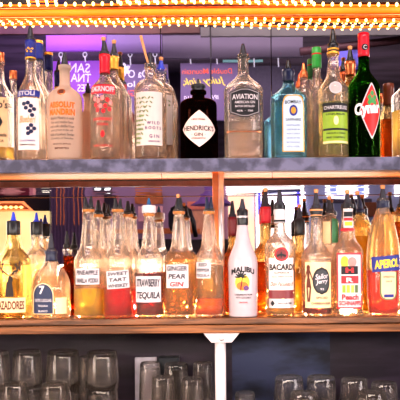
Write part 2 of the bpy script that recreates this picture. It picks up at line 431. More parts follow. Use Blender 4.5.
b = Bottle('gin_bottle', 'sky blue square shouldered gin bottle with pale arched label', 288.5, 0, 'U')
b.glass(std(18, UB, 98, 84, 5.6, 70, 'q', .6), BLUEG, sq=(4.5, .75)); b.liq(104, liquid('blue_tinted_spirit', (.95, .99, 1.), .03, (.62, .88, .95)))
b.band(70, 82, NAVYP, .001); b.pour(60, 71, 3.6, BLACK)
ARCH = lambda t: 1. if t < .78 else math.sqrt(max(0, 1-((t-.78)/.22)**2))*.45+.55 if t < .98 else .5
lb = b.lab(281, 302.5, 98, 154, GOLD, ARCH, nr=30); b.lab(282, 301.5, 99.2, 153, mat('ice_white_paper', (.74, .78, .84), vary=.03), ARCH, off=.001, name='label_field', nr=30, parent=lb)
b.txt('BOMBAY', 291.8, 105, 3.4, 16, INK, .01, off=.0015, arc=.002, parent=lb)
e = b.lab(288, 296, 108, 119, BLUEI, ELL, off=.0014, name='crest_print', parent=lb); b.lab(289.5, 294.5, 110, 117, GOLD, ELL, off=.0017, name='crest_centre', parent=lb)
b.txt('SAPPHIRE', 291.8, 122.5, 2.6, 15, INK, .01, off=.0015, parent=lb)
for i, t in enumerate(('DISTILLED', 'LONDON DRY GIN', 'FROM A UNIQUE', 'RECIPE OF TEN', 'BOTANICALS', '47% VOL')): b.txt(t, 291.8, 128+i*4.2, 1.5, 13, BLUEI, 0, off=.0015, parent=lb)

b = Bottle('liqueur_bottle', 'clear tall bottle with black and gold pourer and green label', 333.5, 0, 'U')
b.glass(std(15.2, UB, 92, 74, 5, 52, 's', .8, 6.5), CLEARW); b.liq(104, L_GRN)
b.pour(29, 46, 4.2, BLACK); b.cap(44, 49, 5.6, BLACK, 'pourer_flange'); b.band(49, 55, GOLD, .0015, 'neck_ring'); b.band(51, 52.5, BLACK, .002, 'neck_stripe')
for r in (6.4, 5.2): b.lab(333.5-r, 333.5+r, 91-r, 91+r, WHITE if r > 6 else CLEARW, ELL, off=.0008 if r > 6 else .0012, name='embossed_seal')
lb = b.lab(319.5, 347.5, 106, 146, GREENI); b.lab(319.5, 347.5, 106, 115, INK, off=.001, name='label_header', parent=lb); b.txt('CHARTREUSE', 333.5, 110.7, 3.6, 25, WHITE, .02, off=.0015, parent=lb)
b.lab(319.5, 347.5, 131, 133, INK, off=.001, name='label_rule', parent=lb); b.lab(319.5, 347.5, 143.5, 145.5, CREAM, off=.001, name='label_rule', parent=lb)
b.lab(331, 336, 119, 128, CREAM, ELL, off=.001, name='crest_print', parent=lb); b.txt('LIQUEUR', 333.5, 117.3, 2, 20, INK, parent=lb); b.txt('FABRIQUEE A VOIRON', 333.5, 136, 1.7, 20, INK, parent=lb); b.txt('PERES CHARTREUX', 333.5, 140, 1.7, 20, INK, parent=lb)

b = Bottle('amaro_bottle', 'green glass bottle with red cap and red diamond artichoke label', 364, 0, 'U')
b.glass(std(16, UB, 90, 68, 5, 45, 's', .3, 5.5), GREENG); b.liq(92, liquid('black_amaro', (.10, .04, .03), .5, (.04, .015, .02)))
b.band(34, 57.5, REDF, .0018, 'cap_sleeve'); b.cap(33.5, 45, 5.6, REDF)
e = b.lab(361, 367.5, 45.5, 52, INK, ELL, off=.003, name='cap_badge'); b.txt('C', 364.2, 48.8, 4, 3.4, WHITE, .02, off=.0036)
b.txt('SINCE 1952', 362, 85, 4, 17, GREENG, .02)
lb = b.lab(356, 381, 86, 142, WHITE, DIA, nr=30); b.lab(357.2, 379.8, 88.5, 139.5, mat('scarlet_paper', (.93, .12, .12), vary=.05), DIA, off=.001, name='label_field', nr=30, parent=lb)
for x, y in ((369, 97), (366, 101), (372, 101), (369, 104), (366, 106), (372, 106)): b.lab(x-2.4, x+2.4, y-3.2, y+3.2, mat('artichoke_green', (.25, .55, .28)), DIA, off=.0014, name='artichoke_print', parent=lb, nr=8)
b.txt('Cynar', 365, 113, 15, 28, mat('pearl_white_print', (.97, .90, .92), vary=.02), .05, .1, off=.002, rot=.12, parent=lb)

b = Bottle('liqueur_bottle', 'clear bottle with copper collar cut off by the right edge on the upper shelf', 407, 0, 'U')
b.glass(std(15.5, UB, 98, 84, 5, 68, 's', .8), CLEARW); b.liq(112, L_GOLD)
b.cap(66, 76, 6, COPPER, 'copper_collar'); b.lab(396, 420, 114, 142, mat('rose_paper', (.92, .70, .62), vary=.05))

# second row on the upper shelf
R2 = .110
b = Bottle('vodka_bottle', 'blue capped bottle with gold top standing behind the blueberry label bottle', 39, R2, 'U')
b.glass(std(12.5, 157, 102, 80, 4, 44, 's', .4, 4.4), CLEARW); b.band(44, 60, BLUEI, .0014); b.cap(41, 46, 4.6, GOLD)
b = Bottle('vodka_bottle', 'clear bottle with gold neck cap standing behind the red capsule bottle', 114.5, R2, 'U')
b.glass(std(12, 157, 92, 74, 4, 56, 's', .6), CLEARW); b.band(57, 70, GOLD, .0014); b.pour(42, 57, 3.6, RUB, CORK)
b = Bottle('gin_bottle', 'clear gin bottle with royal blue pourer behind the bottle with the wooden stirrer', 161.5, R2, 'U')
b.glass(std(14.2, 157, 97, 84, 4.6, 70, 'd', .8), CLEARW); b.pour(59, 70, 3.6, BLUEP, CORK); lb = botanical(b, 152, 175, 98, 147, 9)
b = Bottle('gin_bottle', 'narrow clear bottle with copper pourer right of the sky blue bottle', 304, R2, 'U')
b.glass(std(6, 157, 96, 84, 3.6, 76, 's', .6), CLEARW); b.cap(73, 78, 4.2, COPPER); b.pour(63, 73, 3, COPPER)
b = Bottle('liqueur_bottle', 'clear bottle with tall green cap half hidden behind the black and gold pourer', 317, R2, 'U')
b.glass(std(6.9, 157, 92, 78, 4, 60, 's', .6), CLEARW); b.cap(48, 68, 4.8, mat('green_cap', (.20, .62, .25), rough=.4)); b.band(54, 55.3, REDI, .0052, 'cap_stripe', hw=4.95)
b = Bottle('liqueur_bottle', 'amber bottle with copper neck and black pourer behind the green bottle', 350.5, R2, 'U')
b.glass(std(11.5, 157, 90, 78, 4.6, 62, 's', .6), AMBERG); b.band(62, 76, COPPER, .0016, 'neck_foil'); b.pour(48, 62, 3.8, BLACK, CORK)
b = Bottle('liqueur_bottle', 'small brown bottle of amber liqueur with brown cap near the right end', 388.5, .07, 'U')
b.glass(std(8.2, 158.5, 118, 105, 4.6, 92, 's', .4, 5), AMBERG); b.liq(120, L_WHI); b.band(86, 106, mat('brown_capsule', (.42, .18, .08), rough=.35), .0012); b.cap(84, 92, 5.6, mat('brown_capsule', (.42, .18, .08)))
b = Bottle('vodka_bottle', 'small clear bottle with orange cap behind the kraft label bottle', 13.5, .09, 'U')
b.glass(std(6.5, 158, 100, 88, 3, 76, 's', .4), CLEARW); b.cap(71, 79, 3.8, COPPER)

# ================================================================ LOWER SHELF BOTTLES
b = Bottle('tequila_bottle', 'amber tequila bottle with stag print and cream name band', 14, 0, 'L')
b.glass([(LB, 16.8), (LB-1.5, 17.6), (266, 17.6), (260, 16.8), (255, 13.8), (251, 10.2), (247, 8.4), (240, 7.2), (236, 6.2), (234, 6.8), (233, 6.2)], AMBERG); b.liq(264, liquid('pale_reposado', (1., .93, .74), .08, (1., .80, .45)))
b.cap(221, 235, 6.6, BLACK); b.pour(212, 222, 3, BLUEP)
lb = b.lab(-2, 31, 297, 311.5, CREAM); b.txt('CAZADORES', 14.5, 304.3, 8.5, 30, BROWNI, .03, parent=lb)
# stag
st = bmesh.new()
def addshape(f, z0, z1, cx, rot=0.):
    bb = shape_bm(f, z0, z1, cx, b.wrap(.0012), nr=8, nc=4, rot=rot); me = bpy.data.meshes.new('t'); bb.to_mesh(me); bb.free(); st.from_mesh(me); bpy.data.meshes.remove(me)
k = b.k
addshape(lambda t: (2.6+1.6*(1-t))*k, b.z(296), b.z(281), 1*k)
addshape(lambda t: 2.4*ELL(t)*k, b.z(284), b.z(275), 2*k)
for sgn in (-1, 1):
    for (x, y0, y1, a) in ((4, 277, 268, -.9), (8, 274, 265, -.45), (10, 271, 261, .1), (7, 270, 263, .3)):
        addshape(lambda t: .7*k, b.z(y0), b.z(y1), (1+sgn*x)*k, rot=sgn*a)
link('stag_print', st, mat('dark_brown_ink', (.16, .08, .05), rough=.6), b.root, recalc=False)

b = Bottle('tequila_bottle', 'round shouldered clear tequila bottle with navy arched label', 51.5, 0, 'L')
b.glass([(LB, 17.6), (LB-1.5, 18.3), (288, 18.3), (280, 17.4), (274, 15.2), (269, 12), (265, 8.6), (261, 5.8), (258, 5.2), (254, 5.2), (253, 5.8), (251, 5.8), (250, 5)], CLEARW, sq=(2.6, .85)); b.liq(276, liquid('blanco_tequila', (1., .94, .82), .06, (1., .8, .5)))
b.band(251, 261, NAVYP, .0016, 'neck_capsule'); b.pour(233, 252, 3.8, RUB)
ARC2 = lambda t: 1. if t < .6 else max(.05, math.sqrt(max(0, 1-((t-.6)/.4)**2)))
lb = b.lab(36.5, 57.5, 282.5, 313, CREAM, ARC2, nr=24); b.lab(37.3, 56.7, 283.4, 312.4, NAVYI, ARC2, off=.001, name='label_field', nr=24, parent=lb)
b.txt('7', 46, 289.3, 8.2, 5.6, WHITE, .03, off=.0016, parent=lb); b.txt('SIETE LEGUAS', 47, 299.5, 3, 17, WHITE, .01, off=.0016, parent=lb); b.txt('TEQUILA', 47, 305, 2.2, 10, WHITE, off=.0016, parent=lb); b.txt('BLANCO', 47, 310, 2, 9, WHITE, off=.0016, parent=lb)
b.lab(59, 68.5, 297, 313, CREAM, name='side_label')

def infusion(px, w, nt, nbt, top, sh0, sh1, base_label, desc, liqs, words, lx0, lx1, ly0, ly1, rot, pours, name='infusion_bottle', Y=0., m=None, red=None, base=LB):
    b = Bottle(name, desc, px, Y, 'L')
    pr = [(base, w*.97), (base-1.5, w), (sh0+1, w)] + curve_pts(w, sh0, sh1, nbt, 's')
    pr += [(sh1-.5*(sh1-top), (nbt+nt)/2-.3), (top+4.5, nt), (top+4, nt+1), (top+.6, nt+1), (top, nt+.6)]
    b.glass(pr, m or CLEARW)
    for py, mm, lo in liqs: b.liq(py, mm, lo)
    for (x, t, bs, col, tip, ln) in pours: b.pour(t, bs, 2.9 if len(pours) > 1 else 3.6, col, tip, lean=ln, x=x, collar=BLACK)
    b.band(top+1.6, top+4.2, AMBERB, .0006, 'neck_ring')
    if words:
        lb = b.lab(lx0, lx1, ly0, ly1, WHITE, rot=rot, name='tape_label', off=.0012)
        n = len(words); hh = (ly1-ly0)/n
        for i, t in enumerate(words):
            cy = ly0+hh*(i+.5); cx = (lx0+lx1)/2 + (cy-(ly0+ly1)/2)*sin(rot)
            b.txt(t, cx, cy, hh*.62, (lx1-lx0)*min(.88, .16*len(t)+.1), REDI if red == i else mat('marker_ink', (.10, .06, .14)), .035, .15, off=.0018, rot=rot, parent=lb)
    return b
b = infusion(89, 14.7, 5, 8, 208, 262, 244, 1, 'tapered clear infusion bottle of yellow liquid with a vanilla bean', [(288.5, L_YEL, None)], ('PINEAPPLE', 'VANILLA VODKA'), 77, 103, 268.5, 284, 0., [(-2.5, 197, 209, BLACK, None, -.5), (2.5, 196, 209, BLACK, None, .5)])
bm = bmesh.new(); add_tube(bm, [(-.030, -.022, b.z(296)), (-.012, -.034, b.z(301)), (.010, -.034, b.z(308)), (.026, -.024, b.z(314))], [.0012, .0018, .0018, .0012]); link('vanilla_bean', bm, BROWNI, b.root)
infusion(118.3, 14.4, 4.8, 7.6, 208, 260, 243, 1, 'tapered clear infusion bottle of bright red liquid with a crooked tape label', [(287, L_RED, None)], ('SWEET', 'TART', 'WHISKEY'), 108, 132.5, 270.5, 288, .07, [(-1.8, 198, 210, BLACK, None, -.4), (2.4, 199, 210, BLACK, None, .6)])
b = infusion(149.5, 14.6, 4.6, 7.2, 212, 262, 243, 1, 'tapered infusion bottle of dark red liquid with wide white cap', [(273, L_DRED, None)], ('STRAWBERRY', 'TEQUILA'), 134.8, 164, 276, 301.5, 0., [])
b.cap(205.5, 213, 7, WHITE); b.pour(198, 206, 2.6, mat('teal_plastic', (.10, .32, .48)))
lathe('red_glow_layer', L_RED, [(0, b.z(309)), (.0405, b.z(309)), (.0405, b.z(302)), (0, b.z(302))], b.root) if False else None
infusion(179.5, 15.2, 5, 8, 210, 261, 244, 1, 'tapered infusion bottle of amber liquid with a pink third word on its label', [(252, L_AMB, None)], ('GINGER', 'PEAR', 'GIN'), 165.5, 190, 264.5, 287.5, 0., [(-1.6, 196, 211, BLACK, CORK, .8), (2, 197, 211, BLACK, None, -.6)], red=2)
infusion(209.5, 14.6, 5, 7.8, 210, 261, 243, 1, 'tapered infusion bottle with orange pulp settled at its bottom', [(298, L_ORA, None), (265, L_DUSK, 298)], ('RED', 'PEPPER', 'TEQUILA'), 194.5, 211, 262, 278, 0., [(-1.6, 197, 211, NAVYP, None, -.8), (2.2, 197, 211, NAVYP, None, .4)])

b = Bottle('rum_bottle', 'opaque white coconut rum bottle with sunset and palm print', 243, 0, 'L')
b.glass([(LB, 14.2), (LB-1.5, 14.9), (264, 14.9), (258, 14), (251, 11.2), (244, 8.4), (238, 6.9), (230, 5.8), (226, 5.4), (225, 5.2)], WHITEG)
b.cap(210, 225.2, 5.7, BLACK); b.band(216, 218, SILV, hw=5.9, name='cap_ring'); b.pour(199, 211, 3.6, RUB)
b.txt('MALIBU', 242.5, 269, 5.5, 25, INK, .03, arc=.009)
b.lab(234.5, 249.5, 274, 290, YELI, ELL, name='sunset_print'); b.lab(236, 248, 281, 289.5, ORAI, ELL, off=.0009, name='sun_print')
pm = bmesh.new()
for a in range(7):
    an = -1.4+a*.47
    bb = shape_bm(lambda t: .9*b.k*ELL(t), b.z(277), b.z(269.5), -3*b.k, b.wrap(.0015), nr=5, nc=2, rot=an) if False else None
for a in range(7):
    an = -1.5+a*.5; L = 3.4*b.k
    cx0, cz0 = -2.5*b.k, b.z(277)
    bb = shape_bm(lambda t: .8*b.k*ELL(t), cz0+cos(an)*L-L, cz0+cos(an)*L+L, cx0+sin(an)*L, b.wrap(.0015), nr=5, nc=2, rot=-an)
    me = bpy.data.meshes.new('t'); bb.to_mesh(me); bb.free(); pm.from_mesh(me); bpy.data.meshes.remove(me)
bb = shape_bm(lambda t: .5*b.k, b.z(289.5), b.z(277), -1.8*b.k, b.wrap(.0015), nr=5, nc=2, rot=-.15); me = bpy.data.meshes.new('t'); bb.to_mesh(me); bb.free(); pm.from_mesh(me)
link('palm_print', pm, INK, b.root, recalc=False)
b.lab(243, 248.5, 285, 290, PURI, ELL, off=.0011, name='wave_print')
b.txt('CARIBBEAN RUM', 243, 294, 1.6, 18, INK); b.txt('WITH COCONUT', 243, 297, 1.6, 16, INK); b.txt('ORIGINAL', 243, 301.5, 1.6, 9, REDI)

b = Bottle('rum_bottle', 'clear rum bottle with bat emblem and black name lettering', 280.3, 0, 'L')
b.glass(std(15.2, LB, 246, 231, 5, 210, 's', .8, 6), CLEARW); b.liq(243, liquid('white_rum', (1., .92, .80), .08)) if False else b.liq(303, L_GOLD)
b.band(209, 223, WHITE, .0018, 'neck_label'); b.band(205, 209.5, BLACK, .0022, 'neck_band'); b.band(220, 222, INK, .0022, 'neck_stripe'); b.pour(190, 205, 4, RUB)
lb = b.lab(266.5, 294.5, 258, 290, mat('shell_paper', (.95, .86, .82), vary=.03))
e = b.lab(273.5, 287.5, 247.5, 261.5, REDI, ELL, off=.0012, name='bat_emblem'); b.lab(275, 286, 249, 260, MAROON, ELL, off=.0016, name='bat_disc', parent=e)
bt = bmesh.new()
for sgn in (-1, 1):
    bb = shape_bm(lambda t: 1.1*b.k*ELL(t), b.z(255.5)-.008, b.z(255.5)+.008, sgn*2.6*b.k, b.wrap(.002), nr=6, nc=3, rot=sgn*1.1); me = bpy.data.meshes.new('t'); bb.to_mesh(me); bb.free(); bt.from_mesh(me)
bb = shape_bm(lambda t: .9*b.k*ELL(t), b.z(258), b.z(251.5), 0, b.wrap(.0022), nr=6, nc=3); me = bpy.data.meshes.new('t'); bb.to_mesh(me); bb.free(); bt.from_mesh(me)
link('bat_print', bt, INK, e, recalc=False)
b.txt('BACARDI', 281, 267, 6.2, 27, INK, .045, parent=lb); b.txt('SUPERIOR', 281, 272.6, 1.9, 16, INK, .02, parent=lb); b.txt('ORIGINAL PREMIUM CRAFTED RUM', 281, 276.5, 1.4, 22, BROWNI, parent=lb)
b.txt('Don Facundo B', 281, 283.5, 4.2, 25, BROWNI, .01, .4, parent=lb)
b.lab(266.5, 294.5, 289.5, 297.5, MAROON, off=.0009, name='maroon_band'); sb = b.lab(266.5, 294.5, 298, 307, SILV, off=.0009, name='silver_band'); b.lab(268.5, 273.5, 299.5, 305.5, INK, DIA, off=.0013, name='compass_print', parent=sb); b.txt('WHITE RUM 750ML', 284, 302.5, 2, 15, INK, parent=sb)

b = Bottle('rum_bottle', 'spiced rum bottle with tan label and black oval emblem', 316.8, 0, 'L')
b.glass(std(15.6, LB, 258, 240, 5, 208, 's', .8, 6.4), CLEARW); b.liq(300, L_RUM)
b.band(208, 217, BLACK, .0022, 'neck_band'); b.band(209.5, 211, CORK, .0027, 'neck_stripe'); b.band(215, 216, CORK, .0027, 'neck_stripe'); b.pour(191, 208, 3.8, RUB, CORK)
lb = b.lab(302, 331.5, 262, 307, CREAM)
e = b.lab(310.5, 329, 267, 294, INK, ELL, off=.001, name='oval_emblem', parent=lb); b.lab(312, 327.5, 269.2, 291.8, mat('charcoal_ink', (.2, .2, .22)), ELL, off=.0013, name='oval_field', parent=lb)
b.txt('Sailor', 320, 276, 5.2, 14, WHITE, .02, .25, off=.0017, rot=.12, parent=lb); b.txt('Jerry', 320, 281.5, 5.4, 13, WHITE, .02, .25, off=.0017, rot=.12, parent=lb); b.txt('92', 320, 288.5, 2, 4, WHITE, off=.0017, parent=lb)
hg = bmesh.new()
def hs(f, y0, y1, x, rot=0.):
    bb = shape_bm(f, b.z(y1), b.z(y0), (x-b.px)*b.k, b.wrap(.002), nr=6, nc=3, rot=rot); me = bpy.data.meshes.new('t'); bb.to_mesh(me); bb.free(); hg.from_mesh(me)
hs(lambda t: 2*b.k*ELL(t), 264.5, 270, 306); hs(lambda t: (1.4+.8*(t-.5))*b.k, 269, 279, 306); hs(lambda t: (2.8-1.2*t)*b.k, 278, 287, 306.2)
hs(lambda t: .8*b.k, 286, 301, 305, .08); hs(lambda t: .8*b.k, 286, 301, 307.6, -.1); hs(lambda t: .6*b.k, 270, 280, 309, .35); hs(lambda t: .6*b.k, 270, 280, 303, -.35)
link('dancer_print', hg, BROWNI, lb, recalc=False)
b.txt('SPICED', 320, 297, 2.2, 12, BROWNI, parent=lb); b.txt('CARIBBEAN RUM', 319, 302.5, 2.2, 20, BROWNI, parent=lb)

b = Bottle('schnapps_bottle', 'clear schnapps bottle with red bordered label and striped neck label', 348, 0, 'L')
b.glass(std(15.4, LB, 252, 236, 5.2, 206, 's', .8, 7.5), CLEARW); b.liq(309, L_PALE)
nl = b.lab(342.5, 353.5, 209, 228, WHITE, name='neck_label'); b.lab(343, 353, 212, 217, INK, off=.0012, name='neck_print', parent=nl); b.lab(343, 353, 218, 221, REDI, off=.0012, name='neck_print', parent=nl); b.lab(344, 352, 222, 226, YELI, off=.0012, name='neck_print', parent=nl)
b.band(228.5, 231, REDF, .0012, 'neck_ring'); b.band(204, 208, BLACK, .0018, 'neck_band'); b.pour(192, 205, 3.8, RUB, CORK)
lb = b.lab(333.5, 361, 253, 308, REDF); b.lab(335, 359.5, 254.8, 306.2, WHITE, off=.001, name='label_field', parent=lb)
b.lab(338, 346, 256, 268, YELI, ELL, off=.0013, name='peach_print', parent=lb); b.lab(345, 354, 257, 267, PINKI, ELL, off=.0014, name='peach_print', parent=lb)
b.lab(338.5, 355.5, 266, 274, INK, off=.0016, name='monogram_bar', parent=lb); b.txt('H', 347, 270, 5, 8, REDI, .05, off=.002, parent=lb)
b.lab(338.5, 356, 275.5, 283, REDI, off=.0016, name='monogram_bar', parent=lb); b.txt('R', 347, 279.5, 4.6, 7, WHITE, .03, off=.002, parent=lb)
for i, c in enumerate((GREENI, YELI, GOLD, LEAF)): b.lab(339.5+i*4.2, 342.8+i*4.2, 284.5, 292, c, off=.0016, name='monogram_bar', parent=lb)
b.txt('Peach', 347.5, 296.3, 5.4, 17, REDI, .04, off=.0018, parent=lb); b.txt('SCHNAPPS', 347.5, 302.3, 4.6, 23, REDI, .04, off=.0018, parent=lb)

b = Bottle('aperitif_bottle', 'orange red aperitif bottle with slanted blue name label', 383.5, 0, 'L')
b.glass([(LB, 14.8), (LB-1.5, 15.6), (300, 16.2), (286, 16.6), (262, 16.8), (250, 16.4), (240, 15.2), (230, 13.2), (220, 10.5), (213, 7.6), (208, 5.8), (203, 5.2), (202, 5.9), (199, 5.9), (198.5, 5)], CLEARW)
b.liq(270, L_APER); b.liq(214, liquid('golden_backglow_filling', (1., .93, .68), .12, (1., .84, .42)), 270.2)  # glow from behind put in as a golden upper filling
b.band(201, 208, NAVYP, .0022, 'neck_capsule'); b.pour(187, 200, 4, RUB, CORK)
lb = b.lab(367.5, 399, 256, 271, BLUEI, rot=.07, nr=6); b.lab(367.5, 399, 269.2, 271, GOLD, off=.001, rot=.07, name='label_edge', parent=lb, nr=3) if False else None
b.txt('APEROL', 383.5, 263.5, 8.5, 26, YELI, .04, shear=.1, off=.0016, rot=.10, parent=lb)
SHL = lambda t: 1. if t > .3 else math.sqrt(max(0, 1-((.3-t)/.3)**2))*.6+.4
sh = b.lab(376, 394, 271.5, 299, LEAF, SHL, nr=20, name='shield_label'); b.lab(377.5, 392.5, 271.5, 298, CREAM, SHL, off=.001, name='shield_field', parent=sh, nr=20); b.txt('APERITIVO', 385, 276.5, 2, 12, BROWNI, off=.0014, parent=sh); b.txt('1919', 385, 281, 2, 6, BROWNI, off=.0014, parent=sh); b.lab(380, 390, 293.5, 296.5, BLUEI, off=.0014, name='shield_foot', parent=sh)

# second row on the lower shelf
R3 = .100
b = Bottle('tequila_bottle', 'clear bottle with black cap and blue spout behind the stag print bottle', 37, R3, 'L')
b.glass(std(12, 314, 258, 244, 5, 234, 's', .6), CLEARW); b.cap(222, 235, 6, BLACK); b.pour(212.5, 222, 2.6, BLUEP)
b = Bottle('bitters_decanter', 'small dark bottle with crystal ball stopper behind the navy label bottle', 67.5, R3, 'L')
b.glass(std(9, 314, 274, 262, 3.2, 256, 's', .6), BROWNG); lathe('ball_stopper', CLEAR, [(0, b.z(258)), (.010, b.z(256)), (.016, b.z(251)), (.010, b.z(247)), (0, b.z(246))], b.root); b.pour(231, 247, 3, BLACK)
b = infusion(99, 13, 4.2, 6.8, 213, 262, 245, 1, 'clear infusion bottle standing behind the vanilla bean bottle', [(292, L_YEL, None)], (), 0, 0, 0, 0, 0., [(0, 200, 213, BLACK, None, 0)], Y=R3, base=314)
b = infusion(128.5, 13, 4.2, 6.8, 213, 262, 245, 1, 'clear infusion bottle standing behind the bright red infusion', [(294, L_RED, None)], (), 0, 0, 0, 0, 0., [(0, 201, 213, BLACK, None, 0)], Y=R3, base=314)
b = Bottle('whiskey_bottle', 'slim brown necked whiskey bottle standing behind the white coconut rum', 233, .085, 'L')
b.glass(std(10.5, 314.5, 262, 244, 4, 220, 's', .6), AMBERG); b.liq(250, L_WHI); b.band(217, 236, MAROON, .0014); b.pour(201, 217, 3.2, RUB)
b = Bottle('whiskey_bottle', 'whiskey bottle with maroon capsule left of the bat emblem bottle', 266.3, R3, 'L')
b.glass(std(12, 314, 256, 240, 4.8, 210, 's', .4), AMBERG); b.liq(262, L_WHI); b.band(207, 223, REDF, .0014); b.pour(190, 207, 3.8, RUB, CORK)
b = Bottle('vodka_bottle', 'clear bottle with black neck band between the two labelled rums', 300, R3, 'L')
b.glass(std(11.5, 314, 262, 250, 4.5, 234, 's', .6), AMBERG); b.liq(280, L_GOLD); b.band(221, 235, BLACK, .0016, 'neck_band'); b.cap(220, 234, 5.5, BLACK); b.pour(206, 221, 3.4, RUB, CORK)
b = Bottle('liqueur_bottle', 'straight sided clear bottle with green back label behind the schnapps', 330, R3, 'L')
b.glass(std(9.5, 314, 222, 215, 4, 211, 's', .4), CLEARW); b.lab(331, 338.5, 219, 243, mat('bottle_green_paper', (.25, .50, .35))); b.lab(321.5, 329.5, 222, 244, CREAM, name='back_label'); b.pour(198, 212, 3.2, RUB, CORK)
b = Bottle('liqueur_bottle', 'golden liqueur bottle with dark pourer between the schnapps and the aperitif', 361, R3, 'L')
b.glass(std(10.5, 314, 230, 218, 4, 212, 's', .6), AMBERG); b.liq(236, L_GOLD); b.pour(193, 212, 3.6, NAVYP, CORK, lean=-3)
b = Bottle('liqueur_bottle', 'tan bottle with dark pourer at the right end of the lower shelf', 402.5, .075, 'L')
b.glass(std(11, 314.5, 216, 209, 5, 207, 's', .4), AMBERG); b.liq(222, L_WHI); b.pour(189, 207, 3.6, RUB, CORK)

# ================================================================ SHELVES, MIRRORS, POST
XL, XR = -2.2, 2.2
def slab(name, m, x0, x1, y0, y1, z0, z1, parent=None, bev=.002): return box(name, m, x0, x1, y0, y1, z0, z1, parent, bev)
SL = mat('slate_grey_laminate', (.37, .36, .44), rough=.4, vary=.4, scale=22, bump=.2)
SLU = mat('orange_glow_toned_board', (.80, .62, .48), rough=.35, vary=.2, scale=6, stretch=(.3, 4, 4))  # orange of the glow below is partly put into the board colour
t = empty('display_shelf', (0, 0, ZU), 'long grey shelf carrying the upper row of bottles', 'shelf')
slab('shelf_fascia', SL, XL, XR, -.05, -.038, -.038, 0, t)
slab('fascia_back', mat('lightened_fascia_mauve', (.72, .60, .66), rough=.6), XL, XR, -.0378, -.034, -.038, -.0126, t, bev=.0005)  # tone lightened in place of light on the fascia back
slab('shelf_board', SLU, XL, XR, -.038, .168, -.0125, 0, t, bev=.001)
WD = mat('worn_walnut_wood', (.42, .26, .16), rough=.4, vary=.55, scale=14, stretch=(.35, 5, 6), bump=.3)
WD2 = mat('worn_oak_edge', (.48, .29, .16), rough=.4, vary=.5, scale=14, stretch=(.3, 5, 6), bump=.3)
t = empty('display_shelf', (0, 0, ZL), 'thick wooden shelf carrying the lower row of bottles', 'shelf')
slab('shelf_board', WD, XL, XR, -.052, .149, -.018, 0, t)
slab('edge_strip', WD2, XL, XR, -.045, .149, -.044, -.0205, t)
# mirrors
MIR = bpy.data.materials.new('mirror_silver'); MIR.use_nodes = True
bs = MIR.node_tree.nodes['Principled BSDF']; bs.inputs['Metallic'].default_value = 1; bs.inputs['Roughness'].default_value = .015; bs.inputs['Base Color'].default_value = (.93, .90, .92, 1)
nn = MIR.node_tree.nodes.new('ShaderNodeTexNoise'); nn.inputs['Scale'].default_value = 3.
bp = MIR.node_tree.nodes.new('ShaderNodeBump'); bp.inputs['Strength'].default_value = .015; bp.inputs['Distance'].default_value = .01
MIR.node_tree.links.new(nn.outputs['Fac'], bp.inputs['Height']); MIR.node_tree.links.new(bp.outputs[0], bs.inputs['Normal'])
def mirror(x0, x1, z0, z1, y, label):
    o = box('mirror_panel', MIR, x0, x1, y, y+.008, z0, z1, bev=.0008)
    return tag(o, label, 'mirror', 'mirror panes behind the bottles')
x161, x271 = P(161, 100, UM)[0], P(271.5, 100, UM)[0]
zt = 1.05; zub = P(225, 186, UM)[2]
mirror(-2.0, x161-.0006, zub, zt, UM, 'left mirror pane behind the upper shelf')
mirror(x161+.0006, x271-.0006, zub, zt, UM, 'middle mirror pane behind the upper shelf')
mirror(x271+.0006, 2.0, zub, zt, UM, 'right mirror pane behind the upper shelf')
z180, z195 = P(225, 180, LM)[2], P(225, 196, LM)[2]
for (a, c, l) in ((-2., P(50, 190, LM)[0]-.0005, 'left'), (P(50, 190, LM)[0]+.0005, P(222, 190, LM)[0]-.0005, 'middle'), (P(222, 190, LM)[0]+.0005, 2., 'right')):
    mirror(a, c, z195+.0006, z180, LM, 'narrow upper mirror strip, %s part, below the grey shelf' % l)
    mirror(a, c, ZL, z195-.0006, LM, 'tall mirror pane, %s part, behind the lower bottles' % l)
DK = mat('dark_trim_metal', (.12, .10, .13), rough=.4)
box('trim_1', DK, XL, XR, LM-.002, LM+.02, z180, z180+.003)['kind'] = 'structure'
# post between shelves
px = P(221, 200, .066)[0]
t = empty('shelf_post', (px, .066, ZL), 'slim chrome post with copper side joining the two shelves', 'post')
lathe('chrome_tube', CHROME, [(0, 0), (.0095, 0), (.0095, ZU-ZL-.0125), (0, ZU-ZL-.0125)], t)
box('copper_strip', COPPER, -.026, -.0085, -.004, .004, 0, ZU-ZL-.0125, t, .001)
# bracket and pipe under lower shelf
bx_, _, bz = P(221.5, 333, -.03)
WP = mat('white_enamel', (.86, .80, .80), rough=.3, vary=.05)
t = empty('support_pipe', (bx_, -.02, -.60), 'white pipe leg with flared bracket under the wooden shelf', 'support')
bm = bmesh.new()
zt2 = ZL-.0445+.60
vs = [(-.055, zt2), (.055, zt2), (.030, zt2-.029), (-.030, zt2-.029)]
fr = [bm.verts.new((x, -.012, z)) for x, z in vs]; bk = [bm.verts.new((x, -.006, z)) for x, z in vs]
bm.faces.new(fr); bm.faces.new(list(reversed(bk)))
for i in range(4): bm.faces.new((fr[i], fr[(i+1) % 4], bk[(i+1) % 4], bk[i]))
link('bracket_plate', bm, WP, t, smooth=False)
bm = bmesh.new(); add_tube(bm, [(-.004, 0.012, zt2-.002), (-.004, 0.012, 0)], .0165, 24); link('pipe', bm, WP, t)
bm = bmesh.new(); add_tube(bm, [(0, -.016, zt2-.018), (0, -.011, zt2-.018)], .006, 16); link('bolt', bm, CHROME, t)

